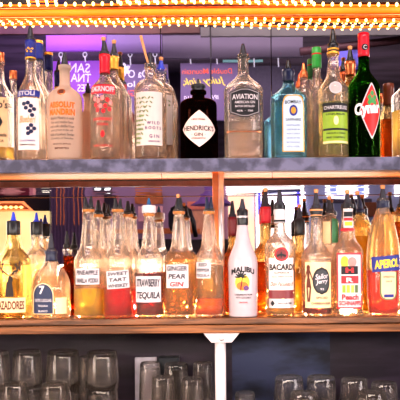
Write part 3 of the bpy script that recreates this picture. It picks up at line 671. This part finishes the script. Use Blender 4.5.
# under-shelf cabinet back and lower counter
DW = mat('dark_stained_panel', (.17, .13, .18), rough=.35, vary=.35, scale=7, stretch=(.6, 2, 3), bump=.15)
DB = mat('painted_blue_sheen', (.16, .18, .27), rough=.35, vary=.7, scale=5, stretch=(.8, 2, 2.4), bump=.2)  # bluish sheen on the dark back wall put into the colour
xs = P(232, 350, .25)[0]
o = box('trim_2', DW, XL, xs, .25, .27, -.62, ZL-.045); o['kind'] = 'structure'
o = box('trim_3', DB, xs, P(330, 350, .25)[0], .25, .27, -.62, ZL-.045); o['kind'] = 'structure'
o = box('trim_4', DW, P(330, 350, .25)[0], XR, .25, .27, -.62, ZL-.045); o['kind'] = 'structure'
CT = mat('dark_counter', (.20, .15, .14), rough=.3, vary=.3)
o = box('back_counter', CT, XL, XR, -.30, .25, -.66, -.62); tag(o, 'dark counter below the shelves carrying the upturned glasses', 'counter')

# tumblers, upturned (mouth down)
def tumbler_mesh(R, H):
    bm = bmesh.new(); seg = 36
    prof = [(R, 0), (R*.97, H*.3), (R*.90, H*.75), (R*.86, H*.96), (R*.80, H), (R*.62, H-.002), (0, H-.003)]
    inn = [(0, H-.014), (R*.74, H-.013), (R*.80, H*.80), (R*.92, H*.3), (R*.95, 0)]
    rings = []
    for pi_, (r, z) in enumerate(prof+inn):
        if r == 0: rings.append([bm.verts.new((0, 0, z))]); continue
        ring = []
        for k in range(seg):
            fl = 1 + (.04*(-1)**k if 1 <= pi_ <= 3 else 0)
            ring.append(bm.verts.new((r*fl*cos(2*pi*k/seg), r*fl*sin(2*pi*k/seg), z)))
        rings.append(ring)
    for a, c in list(zip(rings, rings[1:])) + [(rings[-1], rings[0])]:
        if len(a) == 1 and len(c) == 1: continue
        for k in range(seg):
            k2 = (k+1) % seg
            if len(a) == 1: bm.faces.new((a[0], c[k], c[k2]))
            elif len(c) == 1: bm.faces.new((a[k], c[0], a[k2]))
            else: bm.faces.new((a[k], c[k], c[k2], a[k2]))
    bmesh.ops.recalc_face_normals(bm, faces=bm.faces)
    me = bpy.data.meshes.new('tumbler'); bm.to_mesh(me); bm.free()
    for p in me.polygons: p.use_smooth = True
    me.materials.append(TUMBLER); return me
TM = tumbler_mesh(.048, .105)
def tumbler(px, top, Y, label, hw=16, H=.105, base=None):
    k = (D+Y)/F
    x, _, z = P(px, top, Y)
    s = hw*k/.048
    o = bpy.data.objects.new('tumbler', TM); C.objects.link(o)
    o.scale = (s, s, H/.105); o.location = (x, Y, z-H)
    return tag(o, label, 'glass', 'upturned tumblers under the shelf')
CTZ = -.62
def stack(px, top, Y, hw, names):
    """column of upturned glasses from the counter up to the pixel row `top`"""
    x, _, z = P(px, top, Y); k = (D+Y)/F; n = len(names)
    H = (z-CTZ)/n
    for i, nm in enumerate(names):
        o = bpy.data.objects.new('tumbler', TM); C.objects.link(o)
        o.scale = (hw*k/.048, hw*k/.048, (H-.0006)/.105); o.location = (x, Y, z-H*(i+1)+.0003 if i < n-1 else CTZ)
        tag(o, nm, 'glass', 'upturned tumblers under the shelf')
stack(27, 350, .12, 15, ('topmost glass of the second stack from the left', 'middle glass of the second stack from the left', 'bottom glass of the second stack from the left'))
stack(63, 350, .12, 17, ('topmost glass of the third stack from the left', 'middle glass of the third stack from the left', 'bottom glass of the third stack from the left'))
stack(-4, 351, .12, 14, ('topmost glass of the stack cut by the left edge', 'middle glass of the stack cut by the left edge', 'bottom glass of the stack cut by the left edge'))
stack(102, 351, .10, 16.5, ('topmost glass of the stack left of the white board', 'middle glass of the stack left of the white board', 'bottom glass of the stack left of the white board'))
stack(88, 356, .20, 10, ('topmost glass of the narrow stack at the back', 'lower glass of the narrow stack at the back'))
for px, nm in ((14, 'front glass nearest the left edge'), (55, 'front glass between the second and third stacks'), (-24, 'front glass beyond the left edge')):
    if px < -15: continue
    stack(px, 383, -.01, 15.5, (nm, 'glass beneath the ' + nm))
for px, tp, hw, nm in ((150, 362, 11, 'glass in front of the white board'), (176, 363, 13, 'glass in front of the black box'), (203, 362, 11, 'glass just left of the white pipe')):
    stack(px, tp, .13, hw, (nm, 'glass directly under the ' + nm))
for px, tp, hw, nm in ((163, 376, 12, 'short front glass between the white board and the black box'), (192, 378, 12, 'short front glass left of the white pipe')):
    stack(px, tp, .02, hw, (nm, 'lower ' + nm))
for px, tp, hw, nm in ((245, 392, 11, 'low dark glass right of the white pipe'), (289, 376, 15.5, 'dark glass third from the right edge in the back row'), (321, 376, 15.5, 'dark glass left of the pair in the right corner'), (354, 378, 14.5, 'dark glass second from the right edge'), (384, 382, 14, 'dark glass nearest the right edge')):
    stack(px, tp, .10, hw, (nm, 'glass below the ' + nm))
for px, tp, hw, nm in ((304, 392, 15, 'front glass in the row right of the pipe'), (372, 391, 15.5, 'front glass near the right corner')):
    stack(px, tp, -.01, hw, (nm, 'glass supporting the ' + nm))
x0, _, z0 = P(135, 357, .23); x1 = P(157, 357, .23)[0]
o = box('cutting_board', mat('white_plastic_board', (.72, .69, .74), rough=.5), x0, x1, .22, .235, CTZ, z0, bev=.003); tag(o, 'white board leaning against the dark back behind the glasses', 'board')
x0, _, z0 = P(158.5, 357, .21); x1 = P(179, 357, .21)[0]
o = box('storage_box', mat('black_card', (.06, .09, .13), rough=.4), x0, x1, .19, .245, CTZ, z0, bev=.003); tag(o, 'black box standing right of the white board', 'box')

# ================================================================ ROPE LIGHTS at the top
BULB = emis('warm_bulb', (1., .80, .48), 6., vary=.02)
bmb = bmesh.new(); bmesh.ops.create_icosphere(bmb, subdivisions=2, radius=.0046); meb = bpy.data.meshes.new('bulb'); bmb.to_mesh(meb); bmb.free(); meb.materials.append(BULB)
for p in meb.polygons: p.use_smooth = True
CORD = mat('amber_rope_tube', (1., .50, .12), rough=.3, emit=.5)
def rope(label, fy, Y, x0, x1, step, vs=1.):
    r = empty('rope_light', P(x0, fy(x0), Y), label, 'string lights')
    ox, oy, oz = r.location
    pts = []
    n = int((x1-x0)/step)
    for i in range(n+1):
        px = x0+i*step; p = P(px, fy(px), Y); q = (p[0]-ox, 0, p[2]-oz)
        pts.append((q[0], 0.010, q[2]))
        o = bpy.data.objects.new('bulb', meb); C.objects.link(o); o.parent = r; o.location = q; o.scale = (1, 1, vs)
    bm = bmesh.new(); add_tube(bm, pts, .0035, 8); link('cord', bm, CORD, r)
rope('string of warm bulbs along the top edge above the amber glow band', lambda x: 4.5-2.6*math.exp(-((x-200)/90)**2), .095, -8, 410, 9.2, 1.5)
rope('lower string of warm bulbs sagging across the mirror', lambda x: 24+2.2*sin((x-250)/55.) if x > 164 else 24-1.6*sin(x/52.), .158, -6, 408, 9.2, 1.2)
rope('middle string of warm bulbs just under the amber glow band', lambda x: 18+2.2*(max(0, x-200)/130 if x < 330 else 1), .158, -2, 408, 9.2, 1.2)
def seg_rope(label, x0, x1): rope(label, lambda x: 0.5, .125, x0, x1, 9.2, 2.2)
seg_rope('short run of bright bulbs at the top left', 28, 64)
seg_rope('run of bright bulbs above the middle of the shelf', 118, 312)
AT = emis('amber_glow_band', (1., .48, .10), 1.0, vary=.25, scale=5)  # emissive tube stands in for a fascia lit by the bulbs
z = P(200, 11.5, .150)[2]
t = empty('glow_band', (0, .150, z), 'amber glow of the lit fascia shaped as a tube along the mirror top', 'light')
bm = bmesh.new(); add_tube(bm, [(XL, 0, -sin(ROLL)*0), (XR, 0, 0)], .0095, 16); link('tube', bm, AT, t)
bm = bmesh.new(); add_tube(bm, [(XL, 0.002, .0155), (XR, 0.002, .0155)], .0045, 12); link('upper_rail', bm, COPPER, t)
bm = bmesh.new(); add_tube(bm, [(XL, 0.002, -.0145), (XR, 0.002, -.0145)], .0045, 12); link('lower_rail', bm, COPPER, t)
SOF = mat('soffit_dark_wood', (.14, .10, .10), rough=.5)
for i, (a, c, py, l) in enumerate(((-60, 25, 4, 'left'), (66, 117, 4.5, 'second'), (314, 470, 2.5, 'right'))):
    xa, _, zz = P(a, py, .13); xc = P(c, py, .13)[0]
    o = box('trim_%d' % (5+i), SOF, xa, xc, .13, .168, P((max(a, 0)+min(c, 400))/2, py, .13)[2], 1.2); o['kind'] = 'structure'

# fairy bulbs along the back of the lower shelf
fb = empty('fairy_lights', (0, .135, ZL), 'string of tiny warm lights lying behind the lower bottles', 'string lights')
bmb = bmesh.new(); bmesh.ops.create_icosphere(bmb, subdivisions=2, radius=.0055); mef = bpy.data.meshes.new('bulb'); bmb.to_mesh(mef); bmb.free()
mef.materials.append(emis('golden_bulb', (1., .66, .25), 38., vary=.02))
pts = []
for i in range(44):
    x = -.70+i*.033; zz = .010+.022*abs(sin(i*1.7)); y = .004*sin(i*2.3)
    o = bpy.data.objects.new('bulb', mef); C.objects.link(o); o.parent = fb; o.location = (x, y, zz); pts.append((x, y+.006, zz))
bm = bmesh.new(); add_tube(bm, pts, .0012, 6); link('wire', bm, GOLD, fb)

# ================================================================ THE ROOM (seen in the mirrors)
YB = -4.0
def struct(name, m, *a):
    o = box(name, m, *a); o['kind'] = 'structure'; return o
WALLB = mat('grey_plum_plank_wall', (.27, .23, .29), rough=.7, vary=.35, scale=2.5, stretch=(.5, 1, 7), bump=.2)
WALLS = mat('mauve_side_wall', (.80, .68, .66), rough=.8, vary=.1, scale=2)
struct('wall_back', WALLB, -4.2, 4.2, YB-.1, YB, -1.45, 2.6)
struct('wall_left', WALLS, -4.3, -4.2, YB, .4, -1.45, 2.6)
struct('wall_right', WALLS, 4.2, 4.3, YB, .4, -1.45, 2.6)
struct('wall_front', mat('dark_bar_back_wall', (.2, .14, .14), rough=.7), -4.2, 4.2, .30, .4, -1.45, 2.6)
struct('floor', mat('dark_plank_floor', (.28, .17, .12), rough=.4, vary=.3, scale=3, stretch=(1, 6, 1)), -4.3, 4.3, YB-.1, .4, -1.55, -1.45)
struct('ceiling', mat('dark_ceiling', (.30, .22, .22), rough=.8), -4.3, 4.3, YB-.1, .4, 2.6, 2.7)

def mrect(name, m, x0, x1, y0, y1, Y, mir=UM, th=.03, parent=None):
    a = M(x0, y0, Y, mir); c = M(x1, y1, Y, mir)
    return box(name, m, a[0], c[0], Y-th, Y, c[2], a[2], parent, bev=.003)
def mtext(s, px, py, h, w, Y, m, mir=UM, parent=None, shear=0., rot=0., bold=.01):
    """lettering facing the mirror (+Y): reads right way round inside the room"""
    p = M(px, py, Y, mir); k = (D+2*mir-Y)/F
    bm = text_bm(s, h*k, w*k, bold, shear, lambda X, Z: (p[0]-X, Y+.003, p[2]+Z), rot=rot)
    o = link('lettering', bm, m, parent, smooth=False, recalc=False); return o
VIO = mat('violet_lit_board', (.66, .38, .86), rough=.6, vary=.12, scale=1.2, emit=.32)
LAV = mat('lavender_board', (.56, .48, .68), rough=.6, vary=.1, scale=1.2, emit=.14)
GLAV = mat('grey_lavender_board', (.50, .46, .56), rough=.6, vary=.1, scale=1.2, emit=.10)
for m_, x0, x1, y0, y1, l in ((VIO, 46, 106, 33.5, 51, 'bright violet'), (LAV, 106.5, 162, 34, 53, 'pale lavender'), (GLAV, 162.5, 303, 35.5, 57, 'long grey lavender')):
    tag(mrect('ceiling_beam_board', m_, x0, x1, y0, y1, YB+.35), '%s board high in the room seen in the mirror' % l, 'board')
SY = YB+.30
def hang(px0, px1, py0, py1, m, label, hooks, texts):
    c = M((px0+px1)/2, py1, SY)
    r = empty('hanging_sign', c, label, 'sign')
    def rel(o):
        o.parent = r
        for v in o.data.vertices: v.co.x -= c[0]; v.co.y -= c[1]; v.co.z -= c[2]
        return o
    rel(mrect('sign_board', m, px0, px1, py0, py1, SY))
    for hx in hooks:
        p = M(hx, 55, SY); k = (D+2*UM-SY)/F
        bm = bmesh.new(); bmesh.ops.create_cone(bm, segments=8, radius1=.001, radius2=.001, depth=.001)
        bm.clear()
        n = 16; pts = [(p[0]+1.9*k*cos(2*pi*i/n), SY+.004, p[2]+2.2*k*sin(2*pi*i/n)) for i in range(n+1)]
        add_tube(bm, pts, .55*k, 8); add_tube(bm, [(p[0], SY+.004, p[2]-2.2*k), (p[0]+.5*k, SY+.004, M(hx, py0+1, SY)[2])], .6*k, 8)
        rel(link('hook_ring', bm, CHALK, None))
    for (s, x, y, h, w, mm, sh, ro) in texts: rel(mtext(s, x, y, h, w, SY, mm, shear=sh, rot=ro))
    return r
hang(51, 103, 61, 120, VIO, 'violet hanging sign with white block letters seen in the mirror', (61, 85), (('SAN', 79.5, 68, 9.5, 21, CHALK, 0, .05), ('TNA', 81, 78, 8.5, 20, CHALK, 0, .03), ('ZES', 84, 88, 7, 13, CHALK, 0, 0), ('LT', 88, 97, 6, 9, CHALK, 0, 0)))
r = hang(117, 168, 64.5, 120, LAV, 'lavender hanging sign with a white flower drawing seen in the mirror', (130, 155), (('Da O', 138, 74, 8, 20, CHALK, 0, 0), ('lo', 131, 84, 6, 8, CHALK, 0, 0), ('Gin', 130, 93, 6, 12, CHALKR, .2, 0)))
fl = bmesh.new(); p = M(124, 70, SY)
for i in range(6):
    a = i*pi/3; bb = shape_bm(lambda t: .018*ELL(t), -.035, .035, 0, lambda X, Z: (X, 0, Z), nr=6, nc=3, rot=a)
    for v in bb.verts: v.co.x += p[0]-sin(a)*.03-r.location.x; v.co.z += p[2]+cos(a)*.03-r.location.z; v.co.y = .005
    me = bpy.data.meshes.new('t'); bb.to_mesh(me); bb.free(); fl.from_mesh(me)
link('flower_drawing', fl, CHALK, r, recalc=False)
hang(180, 239, 63, 120, LAV, 'lavender hanging sign with coral and yellow script seen in the mirror', (191, 217), (('Double Mountain', 207, 71, 5.5, 51, CHALKR, .1, 0), ('Juicy pink,', 204, 82, 9.5, 42, CHALKY, .3, -.04), ('110', 188, 98, 4, 7, CHALK, 0, 0), ('IPA', 214, 97, 4, 8, CHALK, 0, 0)))
hang(244, 305, 66, 120, mat('steel_blue_board', (.34, .32, .42), rough=.6, emit=.06), 'dark grey hanging sign behind the sky blue bottle seen in the mirror', (254, 278), ())
# right side of upper mirror: ducts and sloping rail
a = M(222, 61, YB+.25); c = M(262, 61, YB+.25)
t = empty('fluorescent_lamp', (a[0], a[1], a[2]), 'thin pale strip lamp hanging at the back of the room', 'light')
bm = bmesh.new(); add_tube(bm, [(0, 0, 0), (c[0]-a[0], 0, c[2]-a[2])], .012, 10); link('lamp_tube', bm, emis('pale_teal_glow', (.55, .72, .74), .6), t)
for fx in (.1, .9):
    bm = bmesh.new(); x_ = (c[0]-a[0])*fx; add_tube(bm, [(x_, 0, .01), (x_, 0, 2.6-a[2])], .003, 6); link('hanger_rod', bm, BLACK, t)
bm = bmesh.new(); a = M(300, 52, YB+.5); c = M(402, 40, YB+.5); add_tube(bm, [a, c], .035, 12)
tag(link('ceiling_duct', bm, mat('dusty_rose_metal', (.45, .32, .36), rough=.5)), 'sloping dull pipe under the ceiling at the right', 'pipe')
tag(mrect('wall_screen', emis('violet_screen', (.42, .40, .78), .35, vary=.5), 330, 365, 50, 66, YB+.1, UM, .1), 'blue violet screen glowing on the back wall', 'screen')
tag(mrect('ceiling_beam', mat('warm_beam', (.40, .28, .27), rough=.6, vary=.3, scale=2, emit=.06), -60, 200, 25.5, 33, YB+.6), 'warm brown ceiling beam left of the seam seen in the mirror', 'beam')  # slight emission added for the lit look of this band
tag(mrect('ceiling_beam', mat('teal_grey_beam', (.46, .45, .46), rough=.6, vary=.25, scale=2, emit=.08), 200.5, 470, 27, 34.5, YB+.6), 'pale grey ceiling beam right of the seam seen in the mirror', 'beam')  # slight emission here too, for the lit look

# lower mirror: back of the room at eye level
Y2 = YB+.04
def lr(name, m, x0, x1, y0, y1, label, cat, dy=0., th=None):
    th = th or dy+.038; return tag(mrect(name, m, x0, x1, y0, y1, Y2+dy, LM, th), label, cat)
lr('mauve_partition', mat('mauve_wall_paint', (.56, .44, .54), rough=.8, vary=.12, scale=1.5, emit=.30), 84, 232, 178, 330, 'mauve partition wall at the back of the room', 'partition')  # emission stands in for room light on the partition
lr('lit_wall_panel', emis('cream_lit_panel', (1., .86, .60), .95, vary=.15, scale=3), -20, 49.5, 211.5, 262, 'cream panel brightly lit at the left of the room', 'panel', .02)  # lamp light on the cream wall put into emission
o = mrect('window_1', emis('bright_daylight_window', (1., .95, .93), 2.2, vary=.06, scale=2), 226, 304, 181, 193.5, Y2+.05, LM); o['kind'] = 'structure'
o = mrect('window_2', emis('bright_daylight_pane', (.98, .96, 1.), 3.0, vary=.06, scale=2), 256, 306, 196, 262, Y2+.05, LM); o['kind'] = 'structure'
o = mrect('window_3', emis('peach_daylight_pane', (1., .80, .66), 1.1, vary=.12, scale=2), 228, 255, 196, 285, Y2+.05, LM); o['kind'] = 'structure'
lr('blind', mat('slate_blind', (.34, .36, .50), rough=.7, emit=.08), 262, 301, 188, 196, 'slate blue blind across the bright window', 'blind', .09)
lr('wall_panel', mat('blue_grey_wall_paint', (.47, .47, .58), rough=.8, vary=.12, scale=1.5, emit=.30), 305, 480, 176, 330, 'blue grey wall area right of the bright window', 'panel', .0)  # brightness of the lit wall put into emission
lr('neon_strip', emis('blue_neon', (.25, .22, 1.), 3.), 258, 261, 196, 214, 'thin vertical blue neon at the bright window', 'light', .12)
lr('neon_strip', emis('blue_neon', (.25, .22, 1.), 3.), 297, 300, 196, 214, 'second thin blue neon at the right of the bright window', 'light', .12)
# oval sign
c = M(347, 190, Y2+.1, LM); k2 = (D+2*LM-Y2)/F
t = empty('illuminated_sign', c, 'glowing white rounded sign with a pale blue eye shape seen in the mirror', 'sign')
def disc(name, m, hw, hh, y, cx=0, pw=4):
    f = lambda tt: hw*k2*max(0, 1-abs(2*tt-1)**pw)**(1/pw)
    bm = shape_bm(f, -hh*k2, hh*k2, cx*k2, lambda X, Z: (X, y, Z), nr=20); link(name, bm, m, t, recalc=False)
disc('sign_box', emis('white_sign_glow', (1., .98, 1.), 1.6, vary=.02), 21.5, 8.2, 0)
disc('sign_frame', mat('sign_frame_blue', (.55, .62, .88), emit=.6), 17.5, 6.2, .006, pw=3)
disc('sign_eye', emis('white_eye_glow', (1., .98, .98), 1.4, vary=.02), 11, 5.8, .012, 0, 1.6)
lr('small_wall_light', emis('white_lamp', (1., .97, .98), 2.), 396, 412, 182, 195, 'white lamp at the right edge in the mirror', 'light', .06)
lr('small_crate', mat('brown_crate', (.50, .30, .20), rough=.7, emit=.05), 361, 377, 202, 216, 'brown square box on the ledge at the right of the room', 'box', .2)
lr('wall_ledge', mat('grey_ledge', (.30, .28, .36), rough=.6), 318, 372, 198.5, 202, 'dark ledge under the rounded glowing sign', 'ledge', .1)
# left posters etc
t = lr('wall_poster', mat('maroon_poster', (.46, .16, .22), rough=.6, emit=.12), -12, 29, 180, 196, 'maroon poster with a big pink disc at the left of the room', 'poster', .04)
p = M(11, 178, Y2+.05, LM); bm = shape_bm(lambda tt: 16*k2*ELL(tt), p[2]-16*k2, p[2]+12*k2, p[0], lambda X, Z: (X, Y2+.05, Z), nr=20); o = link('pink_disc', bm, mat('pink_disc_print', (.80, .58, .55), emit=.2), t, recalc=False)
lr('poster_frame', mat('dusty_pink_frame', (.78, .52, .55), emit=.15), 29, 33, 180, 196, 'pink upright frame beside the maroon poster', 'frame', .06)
lr('ceiling_lamp', emis('white_tube_lamp', (1., .96, .88), 3.), 38, 50, 181, 186, 'bright white strip lamp left of the curtain', 'light', .1)
lr('dark_valance', mat('black_valance', (.10, .07, .09), rough=.7), -30, 49.8, 196.5, 211, 'black valance above the cream lit panel', 'valance', .06)
c = M(12, 209, Y2+.14, LM)
t = empty('neon_sign', c, 'orange arched neon sign over the cream lit panel', 'sign')
f = lambda tt: (22-10*tt)*k2
bm = shape_bm(f, -3*k2, 8*k2, 0, lambda X, Z: (X, 0, Z)); link('arch_glow', bm, emis('orange_arch', (1., .62, .38), .9), t, recalc=False)
bm = shape_bm(lambda tt: (18-8*tt)*k2, -1*k2, 6*k2, 0, lambda X, Z: (X, .01, Z)); link('arch_inner', bm, mat('rust_inner', (.62, .30, .16), emit=.2), t, recalc=False)
bm = bmesh.new()
for i in range(5): add_lathe(bm, [(0, -.02), (.022, 0), (0, .02)], 12, ox=(-10+i*5)*k2, oy=.03, oz=1.2*k2)
link('arch_bulbs', bm, emis('arch_bulb', (1., .75, .45), 3.), t)
CURT = mat('plum_curtain', (.36, .27, .37), rough=.8, vary=.15, scale=3, emit=.18)  # emission lifts the curtain in place of room light
bm = bmesh.new(); rows = []
a = M(50.5, 181, Y2+.12, LM); c = M(86, 330, Y2+.12, LM)
for zz in (a[2], c[2]):
    rows.append([bm.verts.new((a[0]+(c[0]-a[0])*i/60, Y2+.12+.018*sin(i*1.05), zz)) for i in range(61)])
for i in range(60): bm.faces.new((rows[0][i], rows[0][i+1], rows[1][i+1], rows[1][i]))
t = tag(link('curtain', bm, CURT, None, recalc=False), 'plum curtain with orange vertical streaks seen in the mirror', 'curtain')
bm = bmesh.new()
for x in (56, 60, 63, 73, 77.5, 81.5):
    p = M(x, 181, Y2+.145, LM); q = M(x+1.2, 225, Y2+.145, LM); add_box(bm, p[0], q[0], Y2+.14, Y2+.145, q[2], p[2])
link('orange_stripe', bm, mat('orange_stripe', (.78, .45, .30), emit=.25), t, smooth=False)
t = lr('window_box', mat('dark_window_frame', (.16, .14, .20)), 93, 111, 180, 191, 'dark twin window frame with two white panes', 'window', .05)
for x0 in (95, 104.5): mrect('pane', emis('white_pane', (.95, 1., .98), 2.2), x0, x0+5.5, 181.2, 189.5, Y2+.06, LM).parent = t
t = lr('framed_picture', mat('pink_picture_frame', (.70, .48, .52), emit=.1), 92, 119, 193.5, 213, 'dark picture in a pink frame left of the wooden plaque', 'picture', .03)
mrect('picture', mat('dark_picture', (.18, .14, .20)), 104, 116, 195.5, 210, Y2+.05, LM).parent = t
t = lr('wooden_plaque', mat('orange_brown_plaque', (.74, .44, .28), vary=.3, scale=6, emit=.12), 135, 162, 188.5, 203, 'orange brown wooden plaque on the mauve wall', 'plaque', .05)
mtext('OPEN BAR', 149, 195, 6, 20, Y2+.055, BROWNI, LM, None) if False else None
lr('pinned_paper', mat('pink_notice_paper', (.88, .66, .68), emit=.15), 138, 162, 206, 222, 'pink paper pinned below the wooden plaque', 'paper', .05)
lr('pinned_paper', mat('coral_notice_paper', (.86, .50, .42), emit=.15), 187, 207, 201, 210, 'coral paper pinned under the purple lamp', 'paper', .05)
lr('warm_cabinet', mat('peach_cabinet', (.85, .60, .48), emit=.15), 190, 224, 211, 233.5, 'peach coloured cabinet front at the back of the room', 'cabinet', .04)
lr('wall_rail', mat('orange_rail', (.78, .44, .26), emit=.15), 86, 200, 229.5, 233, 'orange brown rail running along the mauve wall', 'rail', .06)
lr('bench_back', mat('dark_bench', (.15, .11, .15)), 88, 232, 240, 440, 'dark bench back below the orange rail', 'bench', .12, .03)
# purple pendant lamp
c = M(212, 196, Y2+.6, LM); t = empty('pendant_lamp', c, 'purple flared pendant lamp hanging in the room', 'lamp')
k3 = (D+2*LM-Y2-.6)/F
lathe('lamp_shade', mat('purple_shade', (.42, .28, .52), rough=.6, emit=.12), [(22*k3, -9*k3), (14*k3, -4*k3), (9*k3, 2*k3), (7*k3, 9*k3), (0, 9.5*k3)], t)
bm = bmesh.new(); add_tube(bm, [(0, 0, 9*k3), (0, 0, 2.6-c[2])], .006, 8); link('lamp_cord', bm, BLACK, t)
# black bag with strap on a peg
c = M(178, 222, Y2+.3, LM); t = empty('shoulder_bag', c, 'black bag with dangling strap hung at the back of the room', 'bag')
bm = bmesh.new(); add_box(bm, -10*k3, 6*k3, -.295, .08, -11*k3, 14*k3, .05); link('bag_body', bm, mat('black_bag_cloth', (.09, .08, .12), rough=.7), t, smooth=False)
bm = bmesh.new(); add_tube(bm, [(-6*k3, .09, 12*k3), (4*k3, .12, 18*k3), (13*k3, .12, 10*k3), (17*k3, .1, -2*k3), (19*k3, .1, -16*k3)], .02, 8); link('bag_strap', bm, BLACK, t)

# ================================================================ LIGHTS
def area(name, loc, rot, sx, sy, e, col):
    l = bpy.data.lights.new(name, 'AREA'); l.shape = 'RECTANGLE'; l.size = sx; l.size_y = sy; l.energy = e; l.color = col
    o = bpy.data.objects.new(name, l); C.objects.link(o); o.location = loc; o.rotation_euler = [radians(a) for a in rot]; return o
area('bottle_fill', (0, -1.15, 1.75), (48, 0, 0), 2.4, .3, 30, (1., .87, .84))  # unseen area light added to brighten the bottles from the front
area('room_light', (0, -2.7, 2.5), (-25, 0, 0), 4, .6, 46, (1., .82, .84))
area('violet_light', (-1.6, -2.9, 2.45), (-40, 0, 0), .8, .4, 12, (.62, .35, 1.))
area('side_fill_left', (-2.3, -1.5, .35), (90, 0, -56), .8, 1.6, 48, (1., .88, .78))  # unseen fill added for bright streaks in the glass
area('side_fill_right', (2.3, -1.5, .35), (90, 0, 56), .8, 1.6, 48, (.98, .93, .95))  # matching unseen fill added on the right for glass highlights
area('under_shelf_glow', (0, .06, ZU-.03), (180, 0, 0), 2., .03, 1.0, (1., .36, .10))
area('tumbler_fill', (-.1, -.75, -.05), (62, 0, 0), 1.6, .1, 11, (1., .88, .78))  # unseen strip added to give the tumblers something to reflect
for i in range(15):
    l = bpy.data.lights.new('fairy_glow', 'POINT'); l.energy = .8; l.color = (1., .80, .50); l.shadow_soft_size = .004
    o = bpy.data.objects.new('fairy_glow', l); C.objects.link(o); o.location = (-.64+i*.086, .128, ZL+.02+.012*sin(i*2.1))
for i in range(9):
    l = bpy.data.lights.new('rope_glow', 'POINT'); l.energy = .75; l.color = (1., .72, .45); l.shadow_soft_size = .006
    o = bpy.data.objects.new('rope_glow', l); C.objects.link(o); o.location = (-.64+i*.15, .150, .805)
w = bpy.data.worlds.new('room_air'); bpy.context.scene.world = w; w.use_nodes = True
w.node_tree.nodes['Background'].inputs[0].default_value = (.5, .42, .5, 1); w.node_tree.nodes['Background'].inputs[1].default_value = .2

# ================================================================ CAMERA
cd = bpy.data.cameras.new('camera'); cam = bpy.data.objects.new('camera', cd); C.objects.link(cam)
cam.location = (0, -D, 0); cam.rotation_euler = (radians(90), ROLL, 0)
cd.sensor_width = 36; cd.lens = F/400*36; cd.shift_x = (200-CX)/400; cd.shift_y = (CY-200)/400; cd.clip_start = .05
sc = bpy.context.scene; sc.camera = cam
sc.view_settings.view_transform = 'Standard'; sc.view_settings.look = 'Medium High Contrast'; sc.view_settings.exposure = .08
cy = sc.cycles
cy.max_bounces = 28; cy.transmission_bounces = 24; cy.glossy_bounces = 12; cy.diffuse_bounces = 4; cy.transparent_max_bounces = 16
cy.caustics_reflective = False; cy.caustics_refractive = True; cy.blur_glossy = 1.0; cy.sample_clamp_indirect = 6.; cy.sample_clamp_direct = 0
cy.use_denoising = True
